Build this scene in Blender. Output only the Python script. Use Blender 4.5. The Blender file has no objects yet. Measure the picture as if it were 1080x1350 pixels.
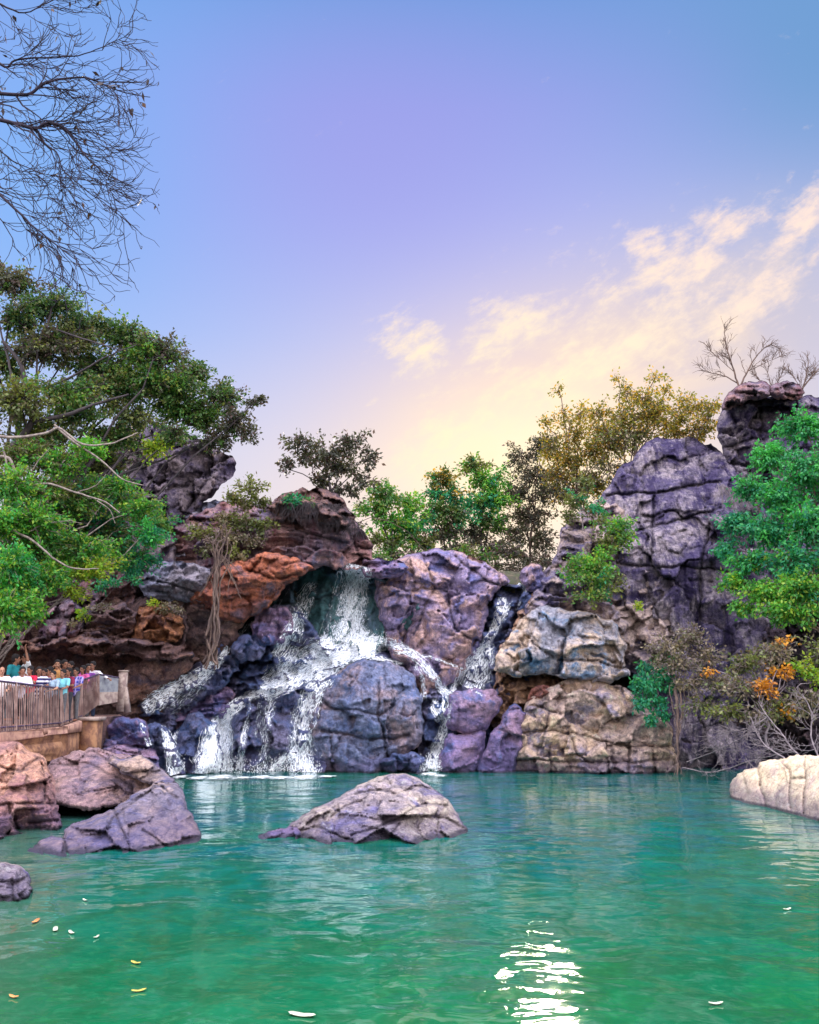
import bpy, bmesh, math, random, time
import numpy as np
from mathutils import Vector, Matrix, Quaternion
from mathutils.bvhtree import BVHTree
from mathutils.geometry import delaunay_2d_cdt
random.seed(7); RNG = np.random.default_rng(11)
T0 = time.time()
C = bpy.context.scene.collection
R = math.radians

def lin(c): return ((c/255.0)/12.92) if c/255.0 <= .04045 else (((c/255.0)+.055)/1.055)**2.4
def S(r, g, b): return (lin(r), lin(g), lin(b), 1.0)

# ------------------------------------------------------------------ camera
F, PITCH, CH = 1123.0, math.atan(245/1123.0), 2.7
CT, ST = math.cos(PITCH), math.sin(PITCH)
cd = bpy.data.cameras.new('camera'); cam = bpy.data.objects.new('camera', cd); C.objects.link(cam)
cam.location = (0, 0, CH); cam.rotation_euler = (R(90)+PITCH, 0, 0)
cd.sensor_fit = 'VERTICAL'; cd.sensor_height = 24; cd.lens = 24*F/1350; cd.clip_end = 3000; cd.clip_start = .05
bpy.context.scene.camera = cam
def ray(px, py):
    """slopes (x/y, z/y) of the sight line through a photo pixel"""
    cx = (np.asarray(px, float)-540)/F; cy = (675-np.asarray(py, float))/F
    dy = CT-cy*ST; dz = ST+cy*CT
    return cx/dy, dz/dy
def P(px, py, d):
    u, v = ray(px, py); return Vector((float(u*d), float(d), float(CH+v*d)))
def Pw(px, py):
    """the point of the water surface seen at a pixel"""
    u, v = ray(px, py); d = -CH/v; return Vector((float(u*d), float(d), 0))

# ------------------------------------------------------------------ node helpers
class NT:
    def __init__(s, nt): s.nt = nt; nt.nodes.clear()
    def n(s, t, **k):
        x = s.nt.nodes.new(t)
        for a, b in k.items(): setattr(x, a, b)
        return x
    def put(s, sock, v):
        if isinstance(v, bpy.types.NodeSocket): s.nt.links.new(v, sock)
        elif v is not None: sock.default_value = v
    def m(s, op, a, b=None, c=None, clamp=False):
        x = s.n('ShaderNodeMath', operation=op, use_clamp=clamp)
        s.put(x.inputs[0], a); s.put(x.inputs[1], b); s.put(x.inputs[2], c); return x.outputs[0]
    def vm(s, op, a, b=None):
        x = s.n('ShaderNodeVectorMath', operation=op); s.put(x.inputs[0], a); s.put(x.inputs[1], b)
        return x.outputs['Value'] if op in ('DOT_PRODUCT', 'LENGTH', 'DISTANCE') else x.outputs[0]
    def mix(s, f, a, b, bl='MIX'):
        x = s.n('ShaderNodeMix', data_type='RGBA', blend_type=bl)
        s.put(x.inputs[0], f); s.put(x.inputs[6], a); s.put(x.inputs[7], b); return x.outputs[2]
    def ramp(s, f, st, interp='LINEAR'):
        x = s.n('ShaderNodeValToRGB'); cr = x.color_ramp; cr.interpolation = interp
        while len(cr.elements) < len(st): cr.elements.new(.5)
        for e, (p, c) in zip(cr.elements, st):
            e.position = p; e.color = c if hasattr(c, '__len__') else (c, c, c, 1)
        s.put(x.inputs[0], f); return x.outputs[0]
    def ss(s, v, lo, hi):
        x = s.n('ShaderNodeMapRange', interpolation_type='SMOOTHSTEP'); s.put(x.inputs[0], v)
        x.inputs[1].default_value = lo; x.inputs[2].default_value = hi; return x.outputs[0]
    def noise(s, vec, scale, detail=4, rough=.55, dist=0, col=False):
        x = s.n('ShaderNodeTexNoise'); s.put(x.inputs['Vector'], vec); s.put(x.inputs['Scale'], scale)
        x.inputs['Detail'].default_value = detail; x.inputs['Roughness'].default_value = rough
        x.inputs['Distortion'].default_value = dist; return x.outputs['Color' if col else 'Fac']
    def vor(s, vec, scale, feat='DISTANCE_TO_EDGE', out='Distance', rnd=1):
        x = s.n('ShaderNodeTexVoronoi', feature=feat); s.put(x.inputs['Vector'], vec); s.put(x.inputs['Scale'], scale)
        x.inputs['Randomness'].default_value = rnd; return x.outputs[out]
    def comb(s, x, y, z):
        c = s.n('ShaderNodeCombineXYZ'); s.put(c.inputs[0], x); s.put(c.inputs[1], y); s.put(c.inputs[2], z); return c.outputs[0]
    def sep(s, v):
        c = s.n('ShaderNodeSeparateXYZ'); s.put(c.inputs[0], v); return c.outputs
    def scale(s, v, sc): return s.vm('MULTIPLY', v, sc)
    def bump(s, h, st, d, nrm=None):
        b = s.n('ShaderNodeBump'); s.put(b.inputs['Height'], h); b.inputs['Strength'].default_value = st
        b.inputs['Distance'].default_value = d; s.put(b.inputs['Normal'], nrm); return b.outputs[0]

# ------------------------------------------------------------------ sky, sun, exposure
SUN_U, SUN_V = [float(q) for q in ray(705, 600)]
SUN_EL, SUN_AZ = math.atan(SUN_V/math.hypot(1, SUN_U)), math.atan(SUN_U)
W = bpy.data.worlds.new('World'); bpy.context.scene.world = W; W.use_nodes = True
w = NT(W.node_tree)
dirv = w.n('ShaderNodeTexCoord').outputs['Generated']
x, y, z = w.sep(dirv)
ys = w.m('MAXIMUM', y, .08)
u, v = w.m('DIVIDE', x, ys), w.m('DIVIDE', z, ys)
base = w.ramp(z, [(0, S(225, 212, 205)), (.17, S(232, 220, 222)), (.28, S(218, 214, 232)), (.4, S(188, 196, 238)),
                  (.52, S(166, 176, 236)), (.61, S(146, 160, 228)), (.70, S(104, 150, 214)), (1, S(120, 150, 215))])
def blob(px, py, rx, ry, ang=0):
    """soft elliptical region of the sky around a direction"""
    cu, cv = ray(px, py); sx = rx/F; sy = ry/F; a = R(ang)
    du, dv = w.m('SUBTRACT', u, float(cu)), w.m('SUBTRACT', v, float(cv))
    p = w.m('ADD', w.m('MULTIPLY', du, math.cos(a)/sx), w.m('MULTIPLY', dv, math.sin(a)/sx))
    q = w.m('ADD', w.m('MULTIPLY', du, -math.sin(a)/sy), w.m('MULTIPLY', dv, math.cos(a)/sy))
    r2 = w.m('ADD', w.m('MULTIPLY', p, p), w.m('MULTIPLY', q, q))
    return w.m('EXPONENT', w.m('MULTIPLY', r2, -1.0))
col = w.mix(w.m('MULTIPLY', blob(60, 230, 340, 420), .75), base, S(112, 176, 242))
col = w.mix(w.m('MULTIPLY', blob(480, 200, 300, 260), .55), col, S(158, 152, 226))
col = w.mix(w.m('MULTIPLY', blob(1100, 60, 300, 360), .8), col, S(98, 152, 200))
col = w.mix(w.m('MULTIPLY', blob(1000, 430, 320, 170, 20), .75), col, S(198, 192, 206))
col = w.mix(w.m('MULTIPLY', blob(700, 560, 300, 180, 16), .8), col, S(246, 212, 190))
wn = w.noise(w.comb(w.m('MULTIPLY', u, 3.0), w.m('MULTIPLY', v, 7.0), 2.0), 1.6, 5, .6, .8)
veil = w.m('MULTIPLY', w.ss(wn, .42, .68), w.m('MAXIMUM', blob(960, 420, 330, 90, 28), blob(760, 520, 260, 90, 30)))
col = w.mix(w.m('MULTIPLY', veil, .5), col, S(252, 226, 196))
glow = blob(690, 620, 190, 110, 12)
col = w.mix(w.m('MULTIPLY', glow, .9), col, (1.15, .92, .62, 1))
# broken cirrus clouds
ca = R(32)
cu_ = w.m('ADD', w.m('MULTIPLY', u, math.cos(ca)), w.m('MULTIPLY', v, math.sin(ca)))
cv_ = w.m('ADD', w.m('MULTIPLY', u, -math.sin(ca)), w.m('MULTIPLY', v, math.cos(ca)))
cn = w.noise(w.comb(w.m('MULTIPLY', cu_, 5), w.m('MULTIPLY', cv_, 8), 5.3), 3.2, 10, .72, .35)
cf = w.noise(w.comb(w.m('MULTIPLY', cu_, 20), w.m('MULTIPLY', cv_, 34), 1.3), 2.0, 5, .6, .2)
msk = w.m('MULTIPLY', blob(830, 430, 400, 140, 30), .62)
for a_ in [(545, 455, 60, 55, -40), (680, 430, 95, 48, 25), (620, 590, 115, 60, 12), (905, 350, 95, 70, 20), (955, 300, 70, 45, 10), (860, 330, 36, 60, 60),
           (990, 400, 150, 40, 38), (1055, 290, 110, 34, 50), (800, 470, 210, 42, 24), (660, 640, 90, 40, 0)]:
    msk = w.m('MAXIMUM', msk, blob(*a_))
cn2 = w.noise(w.comb(w.m('MULTIPLY', cu_, 9), w.m('MULTIPLY', cv_, 26), 9.3), 1.6, 9, .68, .6)
ff_ = w.m('ADD', w.m('ADD', w.m('MULTIPLY', cn, .34), w.m('MULTIPLY', cn2, .34)), w.m('MULTIPLY', cf, .32))
dens = w.ss(w.m('ADD', ff_, w.m('MULTIPLY', w.m('SUBTRACT', msk, 1), .27)), .31, .58)
ccol = w.mix(w.m('MINIMUM', w.m('MULTIPLY', blob(705, 590, 330, 230), 1.1), 1.0), S(255, 228, 212), S(255, 238, 200))
col = w.mix(w.m('MULTIPLY', dens, .95), col, ccol)
# unseen sky overhead and behind the camera, brightened as added fill for the rocks
front = w.ss(y, -.25, .35)
over = w.ss(z, .72, .95)
back = w.mix(w.ss(z, 0, .8), (2.45, 2.2, 2.0, 1), (4.5, 4.4, 4.8, 1))
amt = w.m('MAXIMUM', w.m('SUBTRACT', 1.0, front), over)
col = w.mix(amt, col, back)
col = w.mix(w.ss(z, -.02, -.12), col, (.12, .13, .10, 1))
sky = w.n('ShaderNodeTexSky', sky_type='NISHITA'); sky.sun_disc = False
sky.sun_elevation = SUN_EL; sky.sun_rotation = SUN_AZ; sky.dust_density = .5; sky.sun_intensity = .3
bg1 = w.n('ShaderNodeBackground'); w.put(bg1.inputs[0], col); bg1.inputs[1].default_value = 1.0
bg2 = w.n('ShaderNodeBackground'); w.put(bg2.inputs[0], sky.outputs[0]); bg2.inputs[1].default_value = .004
ad = w.n('ShaderNodeAddShader'); w.nt.links.new(bg1.outputs[0], ad.inputs[0]); w.nt.links.new(bg2.outputs[0], ad.inputs[1])
w.nt.links.new(ad.outputs[0], w.n('ShaderNodeOutputWorld').inputs[0])
sl = bpy.data.lights.new('sun', 'SUN'); sun = bpy.data.objects.new('sun', sl); C.objects.link(sun)
sl.energy = 3.8; sl.angle = R(5); sl.color = (1, .84, .6)
sd = Vector((math.sin(SUN_AZ)*math.cos(SUN_EL), math.cos(SUN_AZ)*math.cos(SUN_EL), math.sin(SUN_EL)))
sun.rotation_euler = sd.to_track_quat('Z', 'Y').to_euler()
vs = bpy.context.scene.view_settings; vs.view_transform = 'Standard'; vs.look = 'None'; vs.gamma = 1; vs.exposure = 0.1

# ------------------------------------------------------------------ numpy noise
_perm = np.random.default_rng(3).permutation(256); _perm = np.concatenate([_perm, _perm, _perm])
_gr = np.random.default_rng(4).normal(size=(256, 3)); _gr /= np.linalg.norm(_gr, axis=1)[:, None]
def perlin(p):
    p = np.asarray(p, float); i = np.floor(p).astype(int); f = p-i; i &= 255
    ff = f*f*f*(f*(f*6-15)+10); out = 0
    for a in (0, 1):
        for b in (0, 1):
            for c in (0, 1):
                h = _perm[_perm[_perm[i[:, 0]+a]+i[:, 1]+b]+i[:, 2]+c]
                g = _gr[h]; dd = f-np.array([a, b, c])
                wt = (ff[:, 0] if a else 1-ff[:, 0])*(ff[:, 1] if b else 1-ff[:, 1])*(ff[:, 2] if c else 1-ff[:, 2])
                out = out+wt*(g*dd).sum(1)
    return out*1.5
def fbm(p, o=4, g=.5, l=2.1):
    a, s, r = 1, 1, 0
    for k in range(o): r = r+a*perlin(p*s+k*17.3); a *= g; s *= l
    return r
def cells(q, seed):
    """jittered cells in 2D: id hash of the nearest seed, border distance, offset to the seed"""
    i = np.floor(q).astype(int); best = np.full(len(q), 9e9); sec = best.copy()
    hid = np.zeros(len(q), int); off = np.zeros((len(q), 2))
    for a in (-1, 0, 1):
        for b in (-1, 0, 1):
            ci = i+[a, b]; h = _perm[(_perm[(ci[:, 0]+seed) & 255]+ci[:, 1]) & 255]
            h2 = _perm[h+91]
            cp = ci+np.stack([.15+.7*h/255, .15+.7*h2/255], 1)
            dd = q-cp; d = np.hypot(dd[:, 0], dd[:, 1])
            m = d < best
            sec = np.where(m, best, np.minimum(sec, d)); hid = np.where(m, h, hid); off = np.where(m[:, None], dd, off); best = np.where(m, d, best)
    return hid, sec-best, off

# ------------------------------------------------------------------ mesh helpers
def mesh(name, V, faces, mat=None, smooth=True, loc=None, uv=None, attr=None, link=True):
    """faces: a 2D array (all one size) or list of lists"""
    V = np.asarray(V, dtype=np.float64).reshape(-1, 3)
    if loc is not None: V = V-np.array(loc)
    me = bpy.data.meshes.new(name)
    if isinstance(faces, np.ndarray):
        n, k = faces.shape
        me.vertices.add(len(V)); me.vertices.foreach_set('co', V.astype(np.float32).ravel())
        me.loops.add(n*k); me.polygons.add(n)
        me.loops.foreach_set('vertex_index', faces.astype(np.int32).ravel())
        me.polygons.foreach_set('loop_start', np.arange(0, n*k, k, dtype=np.int32))
    else: me.from_pydata(V.tolist(), [], faces)
    if smooth: me.polygons.foreach_set('use_smooth', np.ones(len(me.polygons), bool))
    if uv is not None:
        l = me.uv_layers.new(name='uv'); li = np.empty(len(me.loops), np.int32); me.loops.foreach_get('vertex_index', li)
        l.data.foreach_set('uv', np.asarray(uv, np.float32)[li].ravel())
    if attr:
        for k_, a in attr.items():
            at = me.attributes.new(k_, 'FLOAT', 'POINT'); at.data.foreach_set('value', np.asarray(a, np.float32))
    me.update(); me.validate()
    if mat:
        for m_ in (mat if isinstance(mat, (list, tuple)) else [mat]): me.materials.append(m_)
    o = bpy.data.objects.new(name, me); 
    if loc is not None: o.location = loc
    if link: C.objects.link(o)
    return o
def tag(o, label=None, cat=None, group=None, kind=None):
    for k, v in (('label', label), ('category', cat), ('group', group), ('kind', kind)):
        if v: o[k] = v
    return o
def empty(name, loc, label, cat, group=None):
    o = bpy.data.objects.new(name, None); C.objects.link(o); o.location = loc; o.empty_display_size = .2
    return tag(o, label, cat, group)
def part(name, V, faces, mat, root, smooth=True, uv=None, attr=None):
    o = mesh(name, np.asarray(V, float).reshape(-1, 3)-np.array(root.location), faces, mat, smooth, uv=uv, attr=attr)
    o.parent = root; return o
def tubes(paths, sides=5):
    """paths: list of (points Nx3, radii N) -> V, quads"""
    VV, FF, o = [], [], 0
    an = np.arange(sides)*2*math.pi/sides; ca, sa = np.cos(an), np.sin(an)
    for pts, rad in paths:
        pts = np.asarray(pts, float); n = len(pts)
        if n < 2: continue
        t = np.gradient(pts, axis=0); t /= np.linalg.norm(t, axis=1)[:, None]+1e-9
        ref = np.array([0, 0, 1.]) if abs(t[0, 2]) < .85 else np.array([1., 0, 0])
        a = np.cross(t, ref); a /= np.linalg.norm(a, axis=1)[:, None]+1e-9; b = np.cross(t, a)
        rad = np.asarray(rad, float)[:, None, None]
        ring = pts[:, None]+rad*(ca[None, :, None]*a[:, None]+sa[None, :, None]*b[:, None])
        VV.append(ring.reshape(-1, 3))
        i = np.arange(n-1)[:, None]*sides; j = np.arange(sides)[None]; j2 = (j+1) % sides
        FF.append(np.stack([i+j, i+j2, i+sides+j2, i+sides+j], -1).reshape(-1, 4)+o); o += n*sides
    return np.concatenate(VV), np.concatenate(FF)
def wiggle(a, b, n, amp, bend=(0, 0, 0)):
    a, b = np.array(a, float), np.array(b, float); t = np.linspace(0, 1, n)[:, None]
    L = np.linalg.norm(b-a); p = a+(b-a)*t
    o = RNG.uniform(0, 99, 3)
    q = np.concatenate([t*2.3, t*0, t*0], 1)
    off = np.stack([fbm(q+o+k*31, 3) for k in range(3)], 1)
    env = np.sin(t*math.pi)**.7
    return p+off*amp*L*env+np.array(bend)*L*env

# ------------------------------------------------------------------ materials
def newmat(name):
    m = bpy.data.materials.new(name); m.use_nodes = True; g = NT(m.node_tree)
    out = g.n('ShaderNodeOutputMaterial'); b = g.n('ShaderNodeBsdfPrincipled'); g.nt.links.new(b.outputs[0], out.inputs[0])
    return m, g, b, out
def rock_mat(name, c1, c2, c3, stain=(.05, .04, .075, 1), st=.35, wet=0.0, rough=.85, fine=1.0, sc=1.0, line=True, streak=.5, bump=.6):
    m, g, b, _ = newmat(name)
    pos = g.n('ShaderNodeNewGeometry').outputs['Position']; px_, py_, pz_ = g.sep(pos)
    nrm = g.sep(g.n('ShaderNodeNewGeometry').outputs['True Normal'])
    n1 = g.noise(pos, .45*sc, 5, .6, .6); n2 = g.noise(g.vm('ADD', pos, (7, 3, 9)), .9*sc, 6, .62, .4)
    n3 = g.noise(pos, 5*sc, 6, .7); n4 = g.noise(pos, 26*sc, 4, .7)
    c = g.mix(g.ss(n1, .42, .6), c1, c2); c = g.mix(g.ss(n2, .50, .66), c, c3)
    c = g.mix(g.m('MULTIPLY', g.ss(n3, .45, .7), .75*fine), c, (.95, .9, .85, 1), 'OVERLAY')
    c = g.mix(g.m('MULTIPLY', g.ss(n3, .5, .3), .8*fine), c, (.16, .15, .2, 1), 'MULTIPLY')
    c = g.mix(g.m('MULTIPLY', g.ss(n4, .35, .62), .5*fine), c, (.36, .33, .38, 1), 'MULTIPLY')
    # mineral streaks running down the faces
    sv = g.comb(g.m('MULTIPLY', px_, 1.7*sc), g.m('MULTIPLY', py_, .6), g.m('MULTIPLY', pz_, .16*sc))
    s1 = g.ss(g.noise(sv, 1.5, 6, .65, .4), .60-.16*streak, .74-.16*streak)
    sv2 = g.comb(g.m('MULTIPLY', px_, 7), g.m('MULTIPLY', py_, 2.), g.m('MULTIPLY', pz_, .5))
    s2 = g.ss(g.noise(sv2, 1.4, 5, .7), .45, .72)
    c = g.mix(g.m('MULTIPLY', s1, st), c, stain)
    c = g.mix(g.m('MULTIPLY', s2, st*.75), c, stain)
    # lichen and pale mineral spots
    lt = g.m('MULTIPLY', g.ss(g.noise(g.vm('ADD', pos, (31, 5, 2)), 2.2*sc, 7, .7), .55, .70), .45)
    c = g.mix(lt, c, tuple(min(.75, q*1.5+.06) for q in c2[:3])+(1,))
    # thin dark joints
    jv = g.vm('ADD', g.scale(pos, (1, 1, 1.5)), g.scale(g.noise(pos, 1.1, 4, .6, 0, True), (1.1, 1.1, 1.1)))
    vj = g.vor(jv, 1.05*sc); jn = g.ss(vj, .0, .018)
    vk = g.vor(g.scale(jv, (1.3, 1, .8)), 2.7*sc); kn = g.ss(vk, .0, .03)
    c = g.mix(g.m('MULTIPLY', g.m('SUBTRACT', 1.0, jn), .30), c, (.03, .025, .035, 1))
    if line:   # water-stained foot of the rock
        wl = g.ss(g.m('ADD', pz_, g.m('MULTIPLY', g.m('SUBTRACT', n2, .5), 1.3)), .75, .15)
        c = g.mix(g.m('MULTIPLY', wl, .6), c, (.055, .045, .13, 1))
        wl2 = g.ss(g.m('ADD', pz_, g.m('MULTIPLY', n3, .06)), .13, .06)
        c = g.mix(g.m('MULTIPLY', wl2, .8), c, (.02, .02, .035, 1))
    g.put(b.inputs['Base Color'], c)
    strat = g.noise(g.scale(pos, (1, 1, 3.2)), 1.5*sc, 7, .72, .5)
    pj = g.ss(g.m('ADD', vk, g.m('MULTIPLY', n3, .03)), .0, .09); pf = g.vor(g.scale(jv, (1.2, 1, 1.6)), 6.5*sc)
    h = g.m('ADD', g.m('MULTIPLY', n3, .55), g.m('MULTIPLY', n4, .30))
    h = g.m('ADD', h, g.m('MULTIPLY', strat, 1.1)); h = g.m('ADD', h, g.m('MULTIPLY', jn, .3))
    h = g.m('ADD', h, g.m('MULTIPLY', pj, .28)); h = g.m('ADD', h, g.m('MULTIPLY', g.ss(pf, 0, .08), .10))
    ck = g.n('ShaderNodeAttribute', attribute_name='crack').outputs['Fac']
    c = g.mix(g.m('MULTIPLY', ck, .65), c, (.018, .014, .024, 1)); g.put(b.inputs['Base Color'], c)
    g.put(b.inputs['Normal'], g.bump(h, bump, .15))
    g.put(b.inputs['Roughness'], g.m('ADD', rough-wet*.55, g.m('MULTIPLY', n3, .15*(1+wet))))
    b.inputs['Specular IOR Level'].default_value = .3+.35*wet
    return m
M = {}
M['dome'] = rock_mat('dome_rock', S(134, 122, 160), S(184, 152, 146), S(100, 104, 160), st=.45, wet=.15, line=False)
M['wet'] = rock_mat('wet_rock', S(88, 104, 156), S(118, 116, 150), S(62, 96, 150), stain=S(32, 40, 92), st=.45, wet=.7, streak=.6, bump=.9)
M['green'] = rock_mat('algae_wet_rock', S(66, 110, 118), S(76, 100, 124), S(60, 92, 120), stain=S(24, 66, 62), st=.55, wet=.7, streak=.9)
M['block'] = rock_mat('violet_rock', S(112, 100, 150), S(142, 116, 142), S(80, 96, 152), st=.4, wet=.35, streak=.4)
M['boulder'] = rock_mat('weathered_boulder', S(106, 116, 150), S(146, 128, 136), S(84, 102, 146), st=.45, wet=.25, streak=.5)
M['shelf'] = rock_mat('shelf_rock', S(126, 118, 138), S(172, 154, 148), S(94, 92, 132), stain=S(56, 44, 92), st=.5, streak=.5, line=False)
M['tan'] = rock_mat('tan_rock', S(176, 156, 148), S(210, 182, 156), S(138, 130, 150), st=.45, streak=.35)
M['tanblue'] = rock_mat('tan_blue_rock', S(144, 146, 162), S(188, 168, 152), S(84, 126, 168), st=.4, streak=.4)
M['warm'] = rock_mat('brown_rock', S(156, 124, 106), S(188, 152, 124), S(112, 96, 104), st=.35, line=False)
M['cliff'] = rock_mat('cliff_rock', S(92, 84, 120), S(158, 148, 160), S(70, 62, 104), stain=S(42, 32, 78), st=.8, streak=.8, line=False, bump=.9)
M['crag'] = rock_mat('crag_rock', S(88, 80, 100), S(122, 110, 116), S(62, 54, 84), stain=S(40, 32, 60), st=.5, line=False, bump=.7)
M['maroon'] = rock_mat('maroon_rock', S(122, 106, 120), S(150, 116, 114), S(94, 90, 116), stain=S(92, 34, 50), st=.5, streak=.7, line=False)
M['red'] = rock_mat('red_rock', S(134, 88, 82), S(174, 106, 80), S(102, 84, 98), st=.45, line=False)
M['orange'] = rock_mat('orange_rock', S(156, 106, 78), S(184, 126, 84), S(118, 84, 82), st=.35, line=False)
M['grey'] = rock_mat('blue_grey_rock', S(118, 122, 146), S(144, 138, 152), S(98, 104, 134), st=.3, line=False)
M['brown'] = rock_mat('dark_brown_rock', S(112, 88, 88), S(138, 104, 92), S(88, 76, 90), st=.3, line=False)
M['cave'] = rock_mat('cave_wall_rock', S(100, 80, 82), S(122, 96, 88), S(84, 72, 82), st=.3, line=False, bump=.5)
M['pink'] = rock_mat('pink_rock', S(150, 124, 130), S(176, 146, 138), S(118, 104, 124), st=.4, streak=.35, line=False)
M['rust'] = rock_mat('rusty_pink_rock', S(156, 118, 116), S(188, 144, 124), S(128, 92, 98), st=.45, streak=.4)
M['shore'] = rock_mat('shore_boulder_rock', S(116, 110, 128), S(168, 146, 136), S(82, 84, 124), st=.5, streak=.35)
M['island'] = rock_mat('island_rock', S(164, 152, 156), S(214, 196, 176), S(112, 108, 150), st=.3, streak=.15, bump=.8)
M['cream'] = rock_mat('cream_rock', S(204, 184, 160), S(222, 198, 166), S(182, 162, 152), st=.16, streak=.25, fine=.7, bump=.4)
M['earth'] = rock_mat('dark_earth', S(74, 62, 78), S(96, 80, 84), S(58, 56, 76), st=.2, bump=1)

# ------------------------------------------------------------------ rocks
def fractal_outline(pts, rough=.05, seed=0, levels=4, closed=True):
    rs = np.random.default_rng(seed); p = [np.array(q, float) for q in pts]
    # round the corners a little, then jitter
    for k in range(levels):
        out = []
        n = len(p)
        for i in range(n):
            a, b = p[i], p[(i+1) % n]; L = np.linalg.norm(b-a)
            out.append(a)
            if L > 4.5:
                nrm = np.array([-(b-a)[1], (b-a)[0]])/(L+1e-9)
                out.append((a+b)/2+nrm*rs.normal()*L*rough)
        p = out
        if k == 0: 
            q = np.array(p); p = list(q*.88+.06*(np.roll(q, 1, 0)+np.roll(q, -1, 0)))
    return np.array(p)
def seg_dist(Q, A, B):
    """distance of every Q to the nearest segment A->B"""
    best = np.full(len(Q), 9e9)
    for a, b in zip(A, B):
        ab = b-a; t = np.clip(((Q-a)@ab)/(ab@ab+1e-9), 0, 1)
        best = np.minimum(best, np.hypot(*(Q-a-t[:, None]*ab).T))
    return best
def inside(Q, poly):
    c = np.zeros(len(Q), bool); A, B = poly, np.roll(poly, -1, 0)
    for a, b in zip(A, B):
        if a[1] == b[1]: continue
        m = ((a[1] > Q[:, 1]) != (b[1] > Q[:, 1])) & (Q[:, 0] < (b[0]-a[0])*(Q[:, 1]-a[1])/(b[1]-a[1])+a[0])
        c ^= m
    return c
ROCK_BVH = []   # (BVHTree) fronts, for laying water and plants on the rock
def rock(name, label, outline, Y, mat, bulge=1.2, back=2.0, edge=28, tilt=0.0, tiltx=0.0, cracks=(), cell=(1.6, 1.0), camp=.14,
         facets=7, fslope=.8, rough=.16, res=1.9, seed=1, cat='rock', group=None, oj=.10, yref=None, crack_w=1.6, crack_d=.22, warp=.28, cut=None, kind=None):
    """One rock: its face is modelled as relief (metres towards the viewer's side) over an outline, closed behind.
    Y distance of the rim, tilt: metres it leans back per 100 px upward."""
    ol = fractal_outline(outline, oj, seed)
    lo, hi = ol.min(0), ol.max(0); c0 = (lo+hi)/2; size = (hi-lo).max()/2
    gx, gy = np.meshgrid(np.arange(lo[0], hi[0], res), np.arange(lo[1], hi[1], res*.87))
    gx[1::2] += res/2; Q = np.stack([gx.ravel(), gy.ravel()], 1)
    Q += np.random.default_rng(seed).uniform(-.25, .25, Q.shape)*res
    Q = Q[inside(Q, ol)]
    dq = seg_dist(Q, ol, np.roll(ol, -1, 0)); k = dq > res*.6; Q = Q[k]; dq = dq[k]
    n = len(ol); allp = np.concatenate([ol, Q])
    vv, ee, ff, ov, _, _ = delaunay_2d_cdt([Vector(q) for q in allp.tolist()], [], [list(range(n))], 1, 1e-4)
    pv = np.array([q[:] for q in vv]); T = np.array([f for f in ff], int)
    d = np.zeros(len(pv)); rim = np.full(n, -1, int)
    for i, o_ in enumerate(ov):
        for j in o_:
            if j < n: rim[j] = i
            else: d[i] = dq[j-n]
    rim = np.array([r for r in rim if r >= 0])
    ew = edge*(.36 if name == 'boulder' else .25)*(1+.6*fbm(np.stack([pv[:, 0], pv[:, 1], 0*d+seed], 1)*.03, 3))+2
    e = np.clip(d/np.maximum(ew, 3), 0, 1); prof = (1-(1-e)**2.2)**.5; em = d.max()+1e-9; dome = 1-(1-d/em)**2
    yr = hi[1] if yref is None else yref
    base = Y+tilt*(yr-pv[:, 1])/100+tiltx*(pv[:, 0]-c0[0])/100
    u_, v_ = ray(pv[:, 0], pv[:, 1]); X, Z = u_*Y, v_*Y+CH
    rs = np.random.default_rng(seed*7+1)
    dep = -bulge*(.40*prof+(.34 if name == 'boulder' else .22)*dome)
    for i in range(facets):
        a = rs.uniform(0, 2*math.pi); off = rs.uniform(.05, .6); sl = rs.uniform(.4, 1)*fslope*size/F*Y
        pr = ((pv-c0)/size)@np.array([math.cos(a), math.sin(a)])
        dep = np.maximum(dep, -bulge+sl*np.maximum(0, (pr-off))*1.0)
    crk = np.zeros(len(X)); p3 = np.stack([X, Z, np.full_like(X, seed*3.7)], 1)
    wq = np.stack([fbm(p3*.55+9, 3), fbm(p3*.55+40, 3)], 1)*warp
    for (cs, am, sd_) in ((np.array(cell), camp, seed), (np.array(cell)*.42, camp*.45, seed+5), (np.array(cell)*.2, camp*.10, seed+9)):
        a = rs.uniform(-.25, .25); rot = np.array([[math.cos(a), -math.sin(a)], [math.sin(a), math.cos(a)]])
        q = (np.stack([X, Z], 1)+wq*cs.mean())@rot/cs
        h, bd, off = cells(q+seed*5.3, sd_*13)
        hh = h/255.-.5; tlt = (np.sin(h*1.7)*off[:, 0]+np.cos(h*2.3)*off[:, 1])
        dep = dep+(hh*am*2.1+tlt*am*4.6)*prof+am*.6*np.exp(-(bd/.035)**2)*prof
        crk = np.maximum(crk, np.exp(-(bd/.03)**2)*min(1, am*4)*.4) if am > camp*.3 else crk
    dep = dep+rough*(fbm(p3*.7, 3)*.35+.22*fbm(p3*2.5+5, 3)+.16*fbm(p3*8+3, 4)-.35*np.abs(fbm(p3*np.array([.9, 3.2, 1])+8, 3)))*(.25+.75*prof)
    wob = np.stack([fbm(p3*1.7+70, 3), fbm(p3*1.7+90, 3)], 1)*3.0
    for cr in cracks:
        cr = np.array(cr, float); dd = seg_dist(pv+wob, cr[:-1], cr[1:])
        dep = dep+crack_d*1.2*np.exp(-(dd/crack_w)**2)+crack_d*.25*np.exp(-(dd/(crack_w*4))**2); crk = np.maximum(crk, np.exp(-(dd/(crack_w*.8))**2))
    if cut is not None: dep = cut(pv, dep, prof)
    D = base+dep
    V = np.stack([u_*D, D, CH+v_*D], 1)
    # rim rings running back, then a cap
    rp = V[rim]; cc = rp.mean(0); rings = []; idx = [rim]
    nv = len(V); VV = [V]
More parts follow.
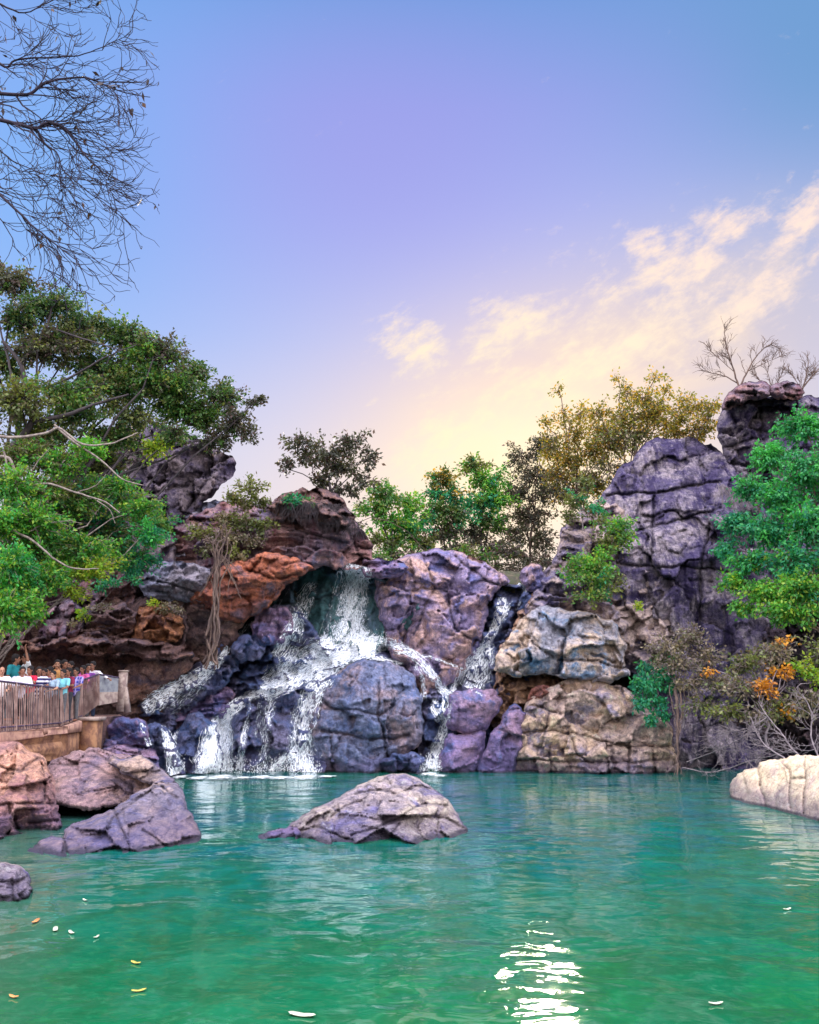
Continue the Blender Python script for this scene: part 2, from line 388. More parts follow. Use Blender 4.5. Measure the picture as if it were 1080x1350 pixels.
    for j, t in enumerate((.35, .7, 1.0)):
        s_ = 1-.16*t*t; q = cc+(rp-cc)*s_; q[:, 1] = rp[:, 1]; kq = ((q[:, 1]+back*t)/q[:, 1])[:, None]; q = (q-[0, 0, CH])*kq+[0, 0, CH]
        VV.append(q); idx.append(np.arange(nv, nv+len(rim))); nv += len(rim)
    VV.append((((cc-[0, 0, CH])*(cc[1]+back*1.2)/cc[1])+[0, 0, CH])[None]); V = np.concatenate(VV)
    FF = [T]
    for a, b in zip(idx[:-1], idx[1:]):
        a2, b2 = np.roll(a, -1), np.roll(b, -1)
        FF += [np.stack([a, b, b2], 1), np.stack([a, b2, a2], 1)]
    l = idx[-1]; FF.append(np.stack([l, np.full(len(l), nv), np.roll(l, -1)], 1))
    FF = np.concatenate(FF)
    # outward faces: the front must look towards -y
    a, b, c = V[T[:, 0]], V[T[:, 1]], V[T[:, 2]]
    if np.cross(b-a, c-a)[:, 1].sum() > 0: FF[:len(T)] = FF[:len(T), ::-1]
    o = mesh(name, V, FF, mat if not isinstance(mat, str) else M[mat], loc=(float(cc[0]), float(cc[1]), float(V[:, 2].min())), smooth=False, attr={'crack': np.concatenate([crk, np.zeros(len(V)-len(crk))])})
    ROCK_BVH.append(BVHTree.FromPolygons(V.tolist(), T.tolist()))
    if kind: tag(o, label, None, None, kind)
    else: tag(o, label, cat, group)
    return o
def hit(px, py, default=35.0, maxd=99):
    """distance (world y) of the first rock seen through a pixel"""
    u_, v_ = ray(px, py); dv = Vector((float(u_), 1, float(v_))); L = dv.length; best = None
    for t in ROCK_BVH:
        h = t.ray_cast(Vector((0, 0, CH)), dv)
        if h[0] is not None and (best is None or h[0].y < best): best = h[0].y
    return default if best is None or best > maxd else best

# the waterfall's own rocks
rock('rock_ledge', 'wet green-stained rock wall that the main waterfall drops over',
     [(296, 930), (300, 850), (318, 812), (345, 785), (366, 752), (392, 738), (425, 738), (455, 746), (500, 744), (532, 742), (560, 790), (580, 860), (600, 920), (560, 960), (320, 965)],
     36.2, 'green', 1.0, 3, 30, tilt=.55, cell=(1.2, 2.4), camp=.3, seed=3, cracks=[[(340, 800), (420, 790), (505, 768)], [(505, 760), (530, 850)]])
rock('rock_dome', 'rounded tan and violet rock dome topping the cliff between the two waterfalls',
     [(497, 775), (494, 752), (515, 742), (540, 730), (572, 722), (600, 725), (630, 738), (655, 752), (674, 766), (652, 782), (642, 815), (634, 850), (615, 872), (600, 900), (560, 925), (535, 880), (508, 845), (500, 810)],
     35.6, 'dome', 1.7, 4, 55, tilt=.95, cell=(1.8, 1.3), camp=.22, seed=5, facets=5,
     cracks=[[(500, 790), (520, 782), (560, 775), (590, 780)], [(560, 740), (572, 775), (560, 800), (548, 838)], [(545, 800), (530, 850)], [(590, 780), (600, 830), (640, 850)], [(600, 735), (650, 770), (690, 790)]])
rock('rock_channel', 'dark blue wet rock channel under the narrow right-hand waterfall',
     [(600, 930), (606, 890), (632, 850), (640, 800), (650, 776), (672, 770), (692, 772), (715, 766), (738, 770), (745, 830), (740, 900), (735, 950), (590, 960)],
     36.0, 'wet', .8, 3, 24, tilt=.8, cell=(1.0, .9), camp=.32, seed=8, rough=.3)
rock('boulder', 'small pale violet boulder at the lip of the right-hand waterfall', [(684, 762), (690, 748), (704, 742), (716, 748), (722, 764), (716, 778), (694, 780)],
     36.6, 'dome', .5, 1.2, 12, cell=(.8, .8), seed=9)
rock('rock_slab', 'flat dark rock slabs beside the lip of the main waterfall', [(476, 748), (480, 736), (500, 735), (526, 738), (540, 748), (528, 760), (500, 764), (480, 760)],
     35.6, 'block', .4, 1.5, 10, cell=(1.2, .35), camp=.2, seed=11)
rock('rock_slope', 'dark wet stepped rock slope the fanned-out cascade runs down',
     [(205, 952), (212, 925), (240, 905), (270, 885), (292, 858), (312, 832), (335, 806), (362, 796), (392, 800), (420, 840), (470, 855), (520, 862), (560, 890), (590, 925), (590, 1000), (420, 990), (205, 1000)],
     35.3, 'wet', 1.0, 3, 26, tilt=.45, cell=(1.1, .7), camp=.32, seed=13, rough=.3, facets=5, yref=1000,
     cracks=[[(300, 858), (350, 862), (400, 850)], [(320, 830), (365, 824)]])
rock('boulder', 'small violet block perched left of the main waterfall above the cascade', [(332, 838), (330, 822), (345, 805), (368, 800), (384, 808), (388, 832), (372, 850), (345, 852)],
     34.4, 'block', .7, 1.2, 14, cell=(.9, .7), seed=14)
rock('boulder', 'dark squarish block standing in the left cascade below the banyan roots', [(304, 862), (316, 838), (338, 836), (352, 852), (344, 870), (318, 876)],
     33.9, 'wet', .6, 1.2, 14, cell=(.8, .7), seed=15)
rock('rock_shelf', 'blue wet rock shelf streaked with white water beside the large central boulder',
     [(258, 1050), (258, 975), (278, 935), (306, 912), (350, 900), (400, 888), (440, 880), (470, 900), (470, 1050)],
     34.0, 'wet', 1.3, 2.5, 26, tilt=1.0, cell=(1.1, 1.3), camp=.26, seed=17, rough=.25, yref=1024)
rock('boulder', 'large cracked blue and brown boulder in the middle of the falls',
     [(410, 1050), (405, 990), (404, 940), (412, 912), (430, 893), (455, 880), (485, 870), (518, 873), (545, 888), (556, 915), (558, 955), (552, 985), (530, 1000), (512, 1004), (506, 1050)],
     34.0, 'boulder', 1.9, 2.5, 44, tilt=.3, cell=(1.5, 1.5), camp=.16, seed=19, yref=1024,
     cracks=[[(424, 964), (450, 968), (480, 972), (510, 974), (540, 968)], [(425, 925), (442, 935), (470, 936), (500, 945), (520, 930)], [(424, 925), (420, 950)], [(500, 900), (498, 945), (512, 1000)], [(435, 972), (440, 1020)]])
rock('boulder', 'low dark rock at the water between the central boulder and the right fall',
     [(498, 1045), (500, 1002), (518, 992), (545, 990), (562, 1000), (566, 1045)], 33.0, 'wet', .9, 1.2, 14, cell=(.7, .6), camp=.18, seed=20, yref=1024)
rock('boulder', 'round black wet boulder beside the white fall at its foot',
     [(222, 1000), (226, 965), (245, 945), (268, 940), (288, 952), (292, 985), (284, 1045), (225, 1045)], 33.2, 'wet', 1.1, 1.2, 24, cell=(1, 1), camp=.12, seed=21, yref=1024)
rock('rock_slab', 'broad grey-violet rock slab between the two left cascades',
     [(205, 945), (225, 925), (260, 905), (292, 900), (312, 915), (300, 940), (270, 955), (230, 962)], 34.0, 'block', .7, 1.2, 16, tilt=1.2, cell=(1.2, .5), camp=.2, seed=22)
rock('boulder', 'dark violet stream boulder behind the masonry pillar', [(132, 985), (138, 956), (158, 944), (182, 946), (196, 962), (198, 985), (180, 996), (140, 996)],
     29.5, 'block', .9, 1.4, 20, cell=(1.2, .8), seed=23)
rock('boulder', 'dark wet boulder split by the small left cascade', [(186, 1035), (184, 985), (190, 960), (205, 950), (222, 962), (236, 990), (244, 1028), (240, 1045), (200, 1048)],
     31.6, 'wet', .9, 1.2, 20, cell=(.8, 1.2), camp=.2, seed=24, yref=1024)
rock('rock_slab', 'flat layered rock just above the pale sloping shore slab', [(130, 1012), (134, 986), (165, 980), (196, 984), (210, 1000), (214, 1028), (180, 1022), (140, 1020)],
     27.5, 'block', .8, 1.4, 12, cell=(1.6, .4), camp=.2, seed=25)
rock('boulder', 'smooth violet-red block right of the central boulder, upper of two', [(590, 962), (592, 925), (600, 910), (625, 905), (652, 907), (664, 925), (652, 945), (640, 964), (612, 970)],
     33.6, 'block', 1.0, 1.6, 16, cell=(2, 1.6), camp=.08, seed=26, rough=.08)
rock('boulder', 'blue-violet block at the waterline right of the right-hand fall', [(576, 1045), (577, 1000), (590, 966), (615, 968), (642, 964), (640, 985), (628, 1015), (624, 1050)],
     33.5, 'block', 1.2, 1.6, 18, cell=(2, 1.6), camp=.1, seed=27, rough=.1, yref=1024)
rock('rock_slab', 'leaning violet slab between the blue block and the tan cliff foot', [(622, 1050), (626, 1015), (644, 975), (662, 945), (680, 925), (696, 940), (690, 975), (680, 1010), (682, 1050)],
     33.4, 'block', 1.1, 1.6, 16, cell=(1.6, 1.2), camp=.12, seed=28, yref=1024)
rock('rock_slope', 'blue wet broken steps under the far-left cascade',
     [(160, 975), (172, 938), (205, 912), (245, 890), (282, 862), (300, 842), (322, 850), (318, 885), (285, 915), (245, 940), (222, 975)], 33.5, 'wet', .7, 1.6, 18, tilt=.8, cell=(.7, .5), camp=.26, seed=80)
rock('rock_slope', 'dark blue wet rock behind the lower right spout', [(545, 1050), (546, 930), (562, 890), (600, 885), (640, 905), (650, 960), (640, 1050)], 34.9, 'wet', .8, 1.6, 18, tilt=.5, cell=(.7, .7), camp=.26, seed=81, yref=1024)
# right-hand cliff
rock('rock_slope', 'brown broken rock shoulder beside the right-hand waterfall',
     [(640, 940), (650, 905), (652, 872), (670, 838), (690, 800), (705, 778), (722, 745), (745, 760), (760, 820), (750, 880), (740, 910), (705, 925), (690, 950), (650, 960)],
     34.6, 'warm', 1.0, 2.5, 20, tilt=1.4, cell=(.8, .6), camp=.26, seed=30, rough=.24)
rock('cliff', 'huge pale cracked cliff block at the waterline right of the falls',
     [(674, 1052), (672, 1000), (680, 960), (694, 925), (712, 908), (745, 896), (790, 896), (826, 906), (848, 925), (870, 945), (888, 962), (896, 1000), (898, 1052)],
     33.3, 'tan', 1.7, 3, 34, tilt=.35, cell=(1.3, 1.1), camp=.16, seed=31, yref=1024, crack_d=.2,
     cracks=[[(686, 965), (730, 962), (785, 975), (840, 985), (885, 985)], [(750, 967), (760, 992), (775, 1005)], [(725, 940), (712, 985)], [(830, 985), (828, 1045)], [(862, 985), (866, 1045)], [(800, 1000), (806, 1045)], [(724, 985), (728, 1040)], [(686, 1000), (740, 1005), (800, 1005), (880, 1002)], [(700, 930), (740, 940)]])
rock('cliff', 'pale blue-stained cliff block resting above the dark horizontal cleft',
     [(650, 884), (655, 862), (672, 838), (686, 815), (705, 803), (735, 800), (770, 806), (808, 815), (828, 850), (832, 892), (800, 902), (765, 898), (735, 892), (700, 890), (672, 890)],
     33.6, 'tanblue', 1.6, 3, 30, tilt=.9, cell=(1.5, 1.2), camp=.2, seed=33,
     cracks=[[(752, 815), (745, 850), (736, 890)], [(735, 870), (790, 872), (825, 880)], [(700, 845), (728, 866)], [(680, 885), (700, 868), (690, 845)], [(780, 862), (812, 872)]])
rock('boulder', 'small reddish wedge rock in the cleft under the blue-stained block', [(694, 925), (700, 908), (720, 903), (745, 900), (735, 912), (712, 925)], 33.4, 'red', .5, 1, 10, cell=(.6, .4), seed=34)
rock('cliff', 'grey middle shelf of the right-hand cliff with shrubs on it',
     [(688, 815), (702, 785), (716, 755), (734, 730), (738, 700), (748, 682), (772, 672), (800, 655), (840, 680), (880, 720), (905, 800), (900, 900), (850, 930), (822, 880), (800, 825), (760, 812), (720, 806)],
     35.0, 'shelf', 1.2, 3, 26, tilt=1.0, cell=(1.3, .9), camp=.26, seed=35,
     cracks=[[(740, 735), (790, 742), (840, 745)], [(742, 700), (790, 690)]])
rock('cliff', 'tall purple-streaked cliff tower with a rounded top on the right',
     [(860, 1050), (840, 960), (830, 880), (818, 840), (808, 790), (800, 745), (792, 715), (790, 680), (795, 648), (815, 617), (843, 592), (876, 577), (908, 574), (938, 584), (956, 602), (972, 630), (1000, 645), (1030, 750), (1040, 850), (1040, 1050)],
     35.6, 'cliff', 2.0, 4, 50, tilt=.5, cell=(2.4, 2.2), camp=.2, seed=37, facets=6, crack_d=.25, crack_w=1.7,
     cracks=[[(800, 652), (845, 650), (887, 646), (950, 634)], [(815, 743), (867, 748), (907, 747), (960, 752)], [(840, 700), (877, 690), (915, 680), (950, 670)], [(935, 690), (925, 750), (922, 840)], [(862, 652), (860, 740)], [(850, 760), (880, 850), (900, 880)]])
rock('cliff', 'high dark violet crag rising behind the cliff tower at the skyline',
     [(950, 660), (946, 640), (955, 610), (950, 585), (947, 550), (962, 532), (995, 524), (1030, 520), (1065, 520), (1100, 530), (1130, 560), (1130, 820), (1000, 820), (980, 700)],
     38.0, 'cliff', 1.8, 4, 34, tilt=.6, cell=(2, 1.6), camp=.24, seed=39, rough=.2,
     cracks=[[(955, 590), (990, 580), (1030, 574)], [(985, 630), (1005, 560), (1000, 530)]])
rock('boulder', 'flat brown capping rock on the skyline crag, under the bare tree', [(951, 542), (956, 524), (968, 512), (985, 504), (1004, 501), (1016, 508), (1018, 522), (1000, 528), (975, 534)],
     37.4, 'maroon', 1.0, 2, 14, cell=(1.6, .5), camp=.2, seed=40)
rock('boulder', 'rounded brown capping rock on the skyline crag beside the frame edge', [(1012, 520), (1018, 507), (1038, 501), (1054, 506), (1062, 518), (1052, 528), (1026, 528)],
     37.6, 'maroon', .9, 2, 14, cell=(1.6, .6), camp=.14, seed=41)
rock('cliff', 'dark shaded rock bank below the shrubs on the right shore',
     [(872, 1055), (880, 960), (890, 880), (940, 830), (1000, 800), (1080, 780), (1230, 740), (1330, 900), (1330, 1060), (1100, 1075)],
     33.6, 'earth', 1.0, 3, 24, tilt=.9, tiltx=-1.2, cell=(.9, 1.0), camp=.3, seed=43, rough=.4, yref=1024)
rock('boulder', 'smooth cream boulder with vertical cracks at the right water edge',
     [(966, 1063), (962, 1044), (964, 1031), (972, 1020), (985, 1014), (999, 1012), (1001, 1005), (1016, 1001), (1037, 1000), (1058, 996), (1085, 994), (1140, 990), (1210, 1002), (1260, 1040), (1270, 1150), (1180, 1150), (1080, 1112), (1008, 1085), (976, 1074)],
     19.9, 'cream', 1.3, 2.6, 22, tilt=1.6, tiltx=-3.0, cell=(3, 3), camp=.06, facets=2, fslope=.3, rough=.10, seed=45, yref=1075, crack_w=1.4, crack_d=.10,
     cracks=[[(1031, 1004), (1037, 1014), (1041, 1034), (1041, 1065)], [(1062, 998), (1061, 1021), (1059, 1049), (1061, 1072)], [(1041, 1027), (1060, 1027)], [(1003, 1036), (1010, 1070)], [(999, 1012), (1003, 1036)]])
# left-hand cliff
rock('cliff', 'dark jagged crag behind the leafy tree at the upper left',
     [(20, 830), (60, 640), (100, 590), (140, 568), (180, 560), (233, 565), (277, 590), (313, 611), (308, 628), (292, 638), (272, 660), (246, 682), (228, 700), (240, 760), (240, 830)],
     36.0, 'crag', 1.6, 3, 26, tilt=.4, cell=(1.4, 1.8), camp=.26, seed=47, rough=.25,
     cracks=[[(236, 690), (262, 650), (290, 615)], [(150, 640), (200, 650), (250, 640)]])
rock('cliff', 'long rounded grey and maroon overhanging rock left of the falls',
     [(216, 712), (228, 694), (252, 676), (290, 661), (338, 668), (362, 658), (388, 652), (425, 650), (462, 676), (482, 703), (492, 738), (470, 752), (440, 752), (412, 752), (385, 752), (362, 742), (330, 745), (300, 748), (262, 752), (228, 748)],
     35.2, 'maroon', 1.6, 4, 36, tilt=1.1, cell=(2.2, .8), camp=.22, seed=49,
     cracks=[[(225, 740), (260, 738), (300, 728), (340, 722)], [(350, 690), (400, 700), (450, 715), (490, 725)], [(440, 680), (462, 705), (480, 745)]])
rock('rock_ledge', 'dark top ledge with dry grass under the skyline tree', [(352, 672), (366, 655), (390, 646), (425, 644), (455, 660), (470, 682), (455, 700), (430, 690), (400, 682), (370, 682)],
     34.6, 'brown', .7, 2, 16, tilt=1.5, cell=(.8, .5), camp=.25, seed=50)
rock('cliff', 'red and orange bulging rock face left of the main waterfall',
     [(248, 800), (258, 770), (290, 748), (318, 738), (345, 728), (375, 732), (405, 743), (418, 752), (398, 760), (376, 772), (360, 792), (340, 812), (314, 822), (284, 818), (262, 812)],
     34.0, 'red', 1.6, 3, 30, tilt=-.6, cell=(1.5, 1.0), camp=.14, seed=51, rough=.14,
     cracks=[[(325, 752), (360, 762), (395, 756)], [(345, 735), (330, 755)], [(375, 745), (400, 740)]])
rock('rock_slab', 'blue-grey slab between the leafy tree and the banyan roots', [(182, 772), (190, 748), (215, 738), (250, 742), (278, 750), (286, 768), (280, 796), (250, 794), (215, 790), (190, 786)],
     33.4, 'grey', .8, 2, 18, cell=(1.4, .6), camp=.16, seed=52, cracks=[[(195, 765), (230, 770), (270, 785)]])
rock('cliff', 'dark brown cave wall behind the railing and the visitors',
     [(-120, 990), (-120, 800), (0, 790), (120, 800), (180, 790), (230, 780), (290, 800), (330, 812), (318, 840), (296, 870), (262, 892), (232, 925), (180, 990)],
     34.8, 'cave', .8, 3, 26, tilt=-.4, cell=(3, 2), camp=.2, seed=53, rough=.3, facets=2)
rock('rock_slab', 'smooth brown rock below the roots beside the far-left cascade', [(155, 925), (158, 895), (168, 876), (195, 864), (235, 862), (266, 868), (248, 886), (215, 902), (190, 924), (168, 934)],
     33.2, 'brown', .8, 1.5, 20, cell=(2, 1.2), camp=.1, seed=54, rough=.12)
rock('boulder', 'orange-stained boulder in the overhang left of the roots', [(172, 842), (178, 812), (198, 796), (225, 800), (242, 815), (240, 842), (215, 852), (190, 852)],
     33.0, 'orange', .9, 1.6, 16, cell=(.8, .5), camp=.18, seed=55)
rock('rock_slab', 'flat reddish ledge below the orange-stained boulder', [(138, 858), (150, 842), (185, 838), (222, 846), (252, 852), (258, 866), (230, 876), (190, 872), (150, 868)],
     32.6, 'brown', .7, 1.4, 12, cell=(1.4, .35), camp=.2, seed=56)
rock('boulder', 'brown layered boulder above the cave, nearest the orange rock', [(98, 842), (104, 812), (130, 795), (162, 792), (182, 806), (180, 836), (160, 850), (125, 852)],
     33.1, 'brown', .9, 1.6, 16, cell=(1.2, .4), camp=.2, seed=57)
rock('boulder', 'violet-brown angular boulder above the cave under the green branches', [(56, 838), (58, 806), (82, 790), (104, 796), (112, 818), (104, 842), (82, 850)],
     33.0, 'maroon', .9, 1.6, 16, cell=(1, .8), camp=.2, seed=58)
rock('cliff', 'shaded brown rock mass behind the green branches on the left', [(-120, 850), (-120, 690), (0, 700), (60, 740), (150, 740), (200, 730), (215, 800), (120, 850), (40, 855)],
     34.2, 'maroon', 1.1, 3, 24, cell=(1.3, .9), camp=.3, seed=59, rough=.3)
rock('rock_ledge', 'dark rock lip roofing the cave above the visitors', [(-120, 866), (-120, 838), (0, 842), (80, 838), (160, 846), (200, 856), (190, 868), (120, 866), (40, 862)],
     32.2, 'brown', .7, 2, 10, cell=(1.6, .4), camp=.2, seed=60)
rock('cliff', 'grey rock saddle between the dark jagged crag and the long overhanging rock', [(150, 790), (180, 720), (205, 692), (228, 680), (252, 668), (275, 662), (300, 662), (345, 665), (350, 740), (300, 790)],
     37.2, 'grey', 1.0, 2, 14, cell=(1.2, .8), camp=.2, seed=82)
# near left shore
rock('boulder', 'tall pink and rust boulder at the left edge below the railing',
     [(-90, 1150), (-90, 985), (-20, 972), (19, 976), (38, 990), (62, 1003), (74, 1034), (80, 1075), (80, 1095), (68, 1108), (36, 1122), (0, 1145)],
     18.6, 'rust', 1.7, 2.2, 30, tilt=1.5, tiltx=.4, cell=(.9, .8), camp=.13, seed=61, yref=1130, rough=.12, crack_d=.12,
     cracks=[[(12, 1062), (24, 1092), (30, 1118)], [(0, 1060), (40, 1058), (78, 1060)], [(40, 1085), (80, 1082)], [(0, 1010), (30, 1016), (50, 1000)], [(56, 1005), (60, 1055)]])
rock('rock_slope', 'smooth pink rock slope under the masonry wall',
     [(60, 1068), (62, 1030), (66, 1004), (92, 994), (117, 984), (144, 990), (175, 1000), (211, 1014), (226, 1034), (215, 1052), (176, 1052), (146, 1064), (110, 1070)],
     20.6, 'pink', 1.2, 2.4, 26, tilt=3.6, cell=(1.7, .8), camp=.09, seed=62, yref=1070, rough=.09, crack_d=.10,
     cracks=[[(66, 1008), (110, 1006), (150, 1020), (174, 1036), (176, 1050)], [(120, 990), (150, 1006), (205, 1030)]])
rock('rock_slab', 'pale violet sloping slab joining the pink slope to the large shore boulder', [(140, 1006), (148, 994), (175, 997), (205, 1008), (230, 1026), (236, 1044), (216, 1046), (190, 1032), (160, 1020)],
     20.4, 'shore', .6, 1.4, 10, tilt=1.2, cell=(1.6, .5), camp=.08, seed=63, crack_d=.06, rough=.08)
rock('boulder', 'large violet and tan boulder sloping into the water on the left shore',
     [(86, 1112), (84, 1094), (100, 1084), (119, 1078), (140, 1070), (158, 1058), (180, 1044), (206, 1032), (232, 1030), (244, 1050), (256, 1082), (266, 1106), (275, 1126), (272, 1146), (215, 1160), (150, 1160), (110, 1140)],
     16.75, 'shore', 1.5, 2.2, 26, tilt=2.6, tiltx=.3, cell=(1.1, .9), camp=.08, seed=67, yref=1140, rough=.09, facets=3, crack_d=.1,
     cracks=[[(206, 1034), (178, 1056), (150, 1080), (142, 1096)], [(150, 1066), (165, 1100), (175, 1140)], [(206, 1036), (235, 1052)], [(190, 1095), (230, 1120), (262, 1132)]])
rock('boulder', 'low grey rock lying in the water in front of the left shore boulder',
     [(18, 1152), (22, 1133), (40, 1116), (56, 1106), (80, 1104), (104, 1108), (138, 1114), (146, 1124), (176, 1136), (180, 1150), (140, 1158), (80, 1158)],
     16.4, 'shore', .8, 1.6, 14, tilt=2.0, cell=(.8, .5), camp=.09, seed=65, yref=1140, rough=.08, crack_d=.08,
     cracks=[[(84, 1108), (90, 1142)], [(138, 1116), (134, 1145)]])
rock('boulder', 'small pale rock in the bottom left corner of the pool', [(-60, 1205), (-60, 1135), (0, 1137), (22, 1139), (34, 1148), (41, 1160), (40, 1184), (16, 1200), (0, 1210)],
     12.9, 'island', .8, 1.2, 14, tilt=1.0, cell=(.5, .4), camp=.06, seed=66, yref=1190, rough=.06, crack_d=.06, cracks=[[(16, 1160), (18, 1195)], [(0, 1162), (20, 1162), (38, 1156)]])
# island
rock('boulder', 'sloping pale boulder standing alone in the middle of the pool',
     [(362, 1112), (372, 1098), (384, 1084), (408, 1070), (436, 1056), (455, 1045), (470, 1035), (490, 1028), (508, 1022), (530, 1019), (552, 1026), (568, 1036), (582, 1047), (594, 1058), (603, 1071), (612, 1088), (619, 1102), (619, 1120), (580, 1136), (500, 1146), (410, 1142), (366, 1128)],
     18.2, 'island', 1.5, 1.8, 30, tilt=2.4, cell=(1.0, .55), camp=.10, seed=71, yref=1115, facets=6, fslope=.8, rough=.10, crack_d=.10, crack_w=1.6, res=1.8,
     cracks=[[(436, 1076), (460, 1062), (476, 1058)], [(468, 1048), (500, 1040), (520, 1046)], [(498, 1030), (508, 1024), (514, 1032)], [(380, 1095), (420, 1092), (460, 1104)], [(465, 1100), (500, 1090), (560, 1060), (590, 1062)], [(520, 1112), (515, 1098), (525, 1085)]])
rock('boulder', 'dark flat rock tip trailing off the pool boulder towards the shore', [(336, 1106), (342, 1100), (362, 1094), (385, 1088), (398, 1096), (390, 1112), (360, 1116), (342, 1114)],
     18.0, 'block', .4, .8, 8, tilt=2, cell=(.5, .3), camp=.05, seed=72, yref=1106, rough=.05, res=1.8)
print('rocks', round(time.time()-T0, 1))

# ------------------------------------------------------------------ terrain, pool
def build_terrain():
    xs = np.concatenate([[-900, -500, -250, -120, -70], np.arange(-45, 45.1, .75), [70, 120, 250, 500, 900]])
    ys = np.concatenate([[-400, -120, -50, -20], np.arange(-8, 62, .75), [75, 100, 160, 300, 600, 1200]])
    Xg, Yg = np.meshgrid(xs, ys); x_, y_ = Xg.ravel(), Yg.ravel()
    p = np.stack([x_, y_, 0*x_], 1)*.15
    ss = lambda t: np.clip(t, 0, 1)**2*(3-2*np.clip(t, 0, 1))
    n_ = fbm(p, 4)
    back = ss((y_-36.5)/2.5)*8.6
    left = ss((-x_-(.40*np.maximum(y_, 8)+1.5))/3)*1.4+ss((-x_-(.36*y_+7))/4)*6*ss((y_-14)/10)
    right = ss((x_-(.50*np.maximum(y_, 8)+2.0))/3)*(2.0+6*ss((x_-18)/8))
    near = ss((4-y_)/2.5)*2.4
    h = -1.3+np.maximum.reduce([back, left*1.5, right, near])*1.12+n_*.25*(1+.6*(back > 1))
    h = np.where(y_ > 55, np.minimum(h, 8-(y_-55)*.015), h)
    V = np.stack([x_, y_, h], 1); nx = len(xs); i = np.arange(len(ys)-1)[:, None]*nx+np.arange(nx-1)[None]
    Fq = np.stack([i, i+1, i+nx+1, i+nx], -1).reshape(-1, 4)
    return V, Fq
m, g, b, _ = newmat('terrain_ground')
pos = g.n('ShaderNodeNewGeometry').outputs['Position']
c = g.mix(g.ss(g.noise(pos, .7, 6, .65), .4, .6), (.055, .045, .04, 1), (.06, .075, .03, 1))
g.put(b.inputs['Base Color'], g.mix(g.ss(g.noise(pos, 4, 5, .7), .5, .7), c, (.13, .10, .07, 1))); b.inputs['Roughness'].default_value = .95
g.put(b.inputs['Normal'], g.bump(g.noise(pos, 5, 6, .7), .8, .2))
tv, tf = build_terrain()
tag(mesh('terrain', tv, tf, m), 'earth and rock ground around and under the pool', kind='structure')

m, g, b, _ = newmat('pool_water')
pos = g.n('ShaderNodeNewGeometry').outputs['Position']; px_, py_, pz_ = g.sep(pos)
n1 = g.noise(pos, .22, 5, .6, .5); n2 = g.noise(pos, 1.3, 6, .65, .5)
far = g.ss(g.m('ADD', py_, g.m('MULTIPLY', g.m('SUBTRACT', n1, .5), 12)), 7, 18)
c = g.mix(far, (.003, .115, .045, 1), (.001, .11, .135, 1))
c = g.mix(g.m('MULTIPLY', g.ss(n1, .42, .62), .5), c, (.008, .16, .07, 1))
c = g.mix(g.m('MULTIPLY', g.ss(n2, .40, .60), .55), c, (.012, .075, .028, 1)); c = g.mix(g.m('MULTIPLY', g.ss(g.noise(pos, 6, 5, .7), .5, .66), .35), c, (.03, .20, .09, 1))
shl = g.m('MULTIPLY', g.ss(g.m('SUBTRACT', g.m('MULTIPLY', px_, -1.0), g.m('MULTIPLY', py_, .30)), .3, 2.2), .55)
c = g.mix(shl, c, (.075, .12, .09, 1))
g.put(b.inputs['Base Color'], c)
b.inputs['Roughness'].default_value = .06; b.inputs['IOR'].default_value = 1.52
wv = g.vm('ADD', pos, g.scale(g.noise(pos, .6, 2, .5, 0, True), (.6, .6, 0)))
h1 = g.noise(g.scale(wv, (1, 1.25, 1)), .9, 2, .5, .3); h2 = g.noise(g.scale(wv, (1, 1.3, 1)), 2.7, 2, .45, .5); h3 = g.noise(g.scale(wv, (1, 1.2, 1)), 8, 2, .5)
calm = g.m('ADD', .45, g.m('MULTIPLY', g.ss(g.noise(pos, .16, 3, .5), .4, .62), .75))
h = g.m('MULTIPLY', g.m('ADD', g.m('ADD', h1, g.m('MULTIPLY', h2, .17)), g.m('MULTIPLY', h3, .014)), calm)
g.put(b.inputs['Normal'], g.bump(h, 1.0, .055))
xs = np.linspace(-26, 30, 57); ys = np.linspace(-1, 38, 40); Xg, Yg = np.meshgrid(xs, ys)
i = np.arange(len(ys)-1)[:, None]*len(xs)+np.arange(len(xs)-1)[None]
tag(mesh('water', np.stack([Xg.ravel(), Yg.ravel(), 0*Xg.ravel()], 1), np.stack([i, i+1, i+len(xs)+1, i+len(xs)], -1).reshape(-1, 4), m),
    'green and teal rippled water of the plunge pool', kind='structure')

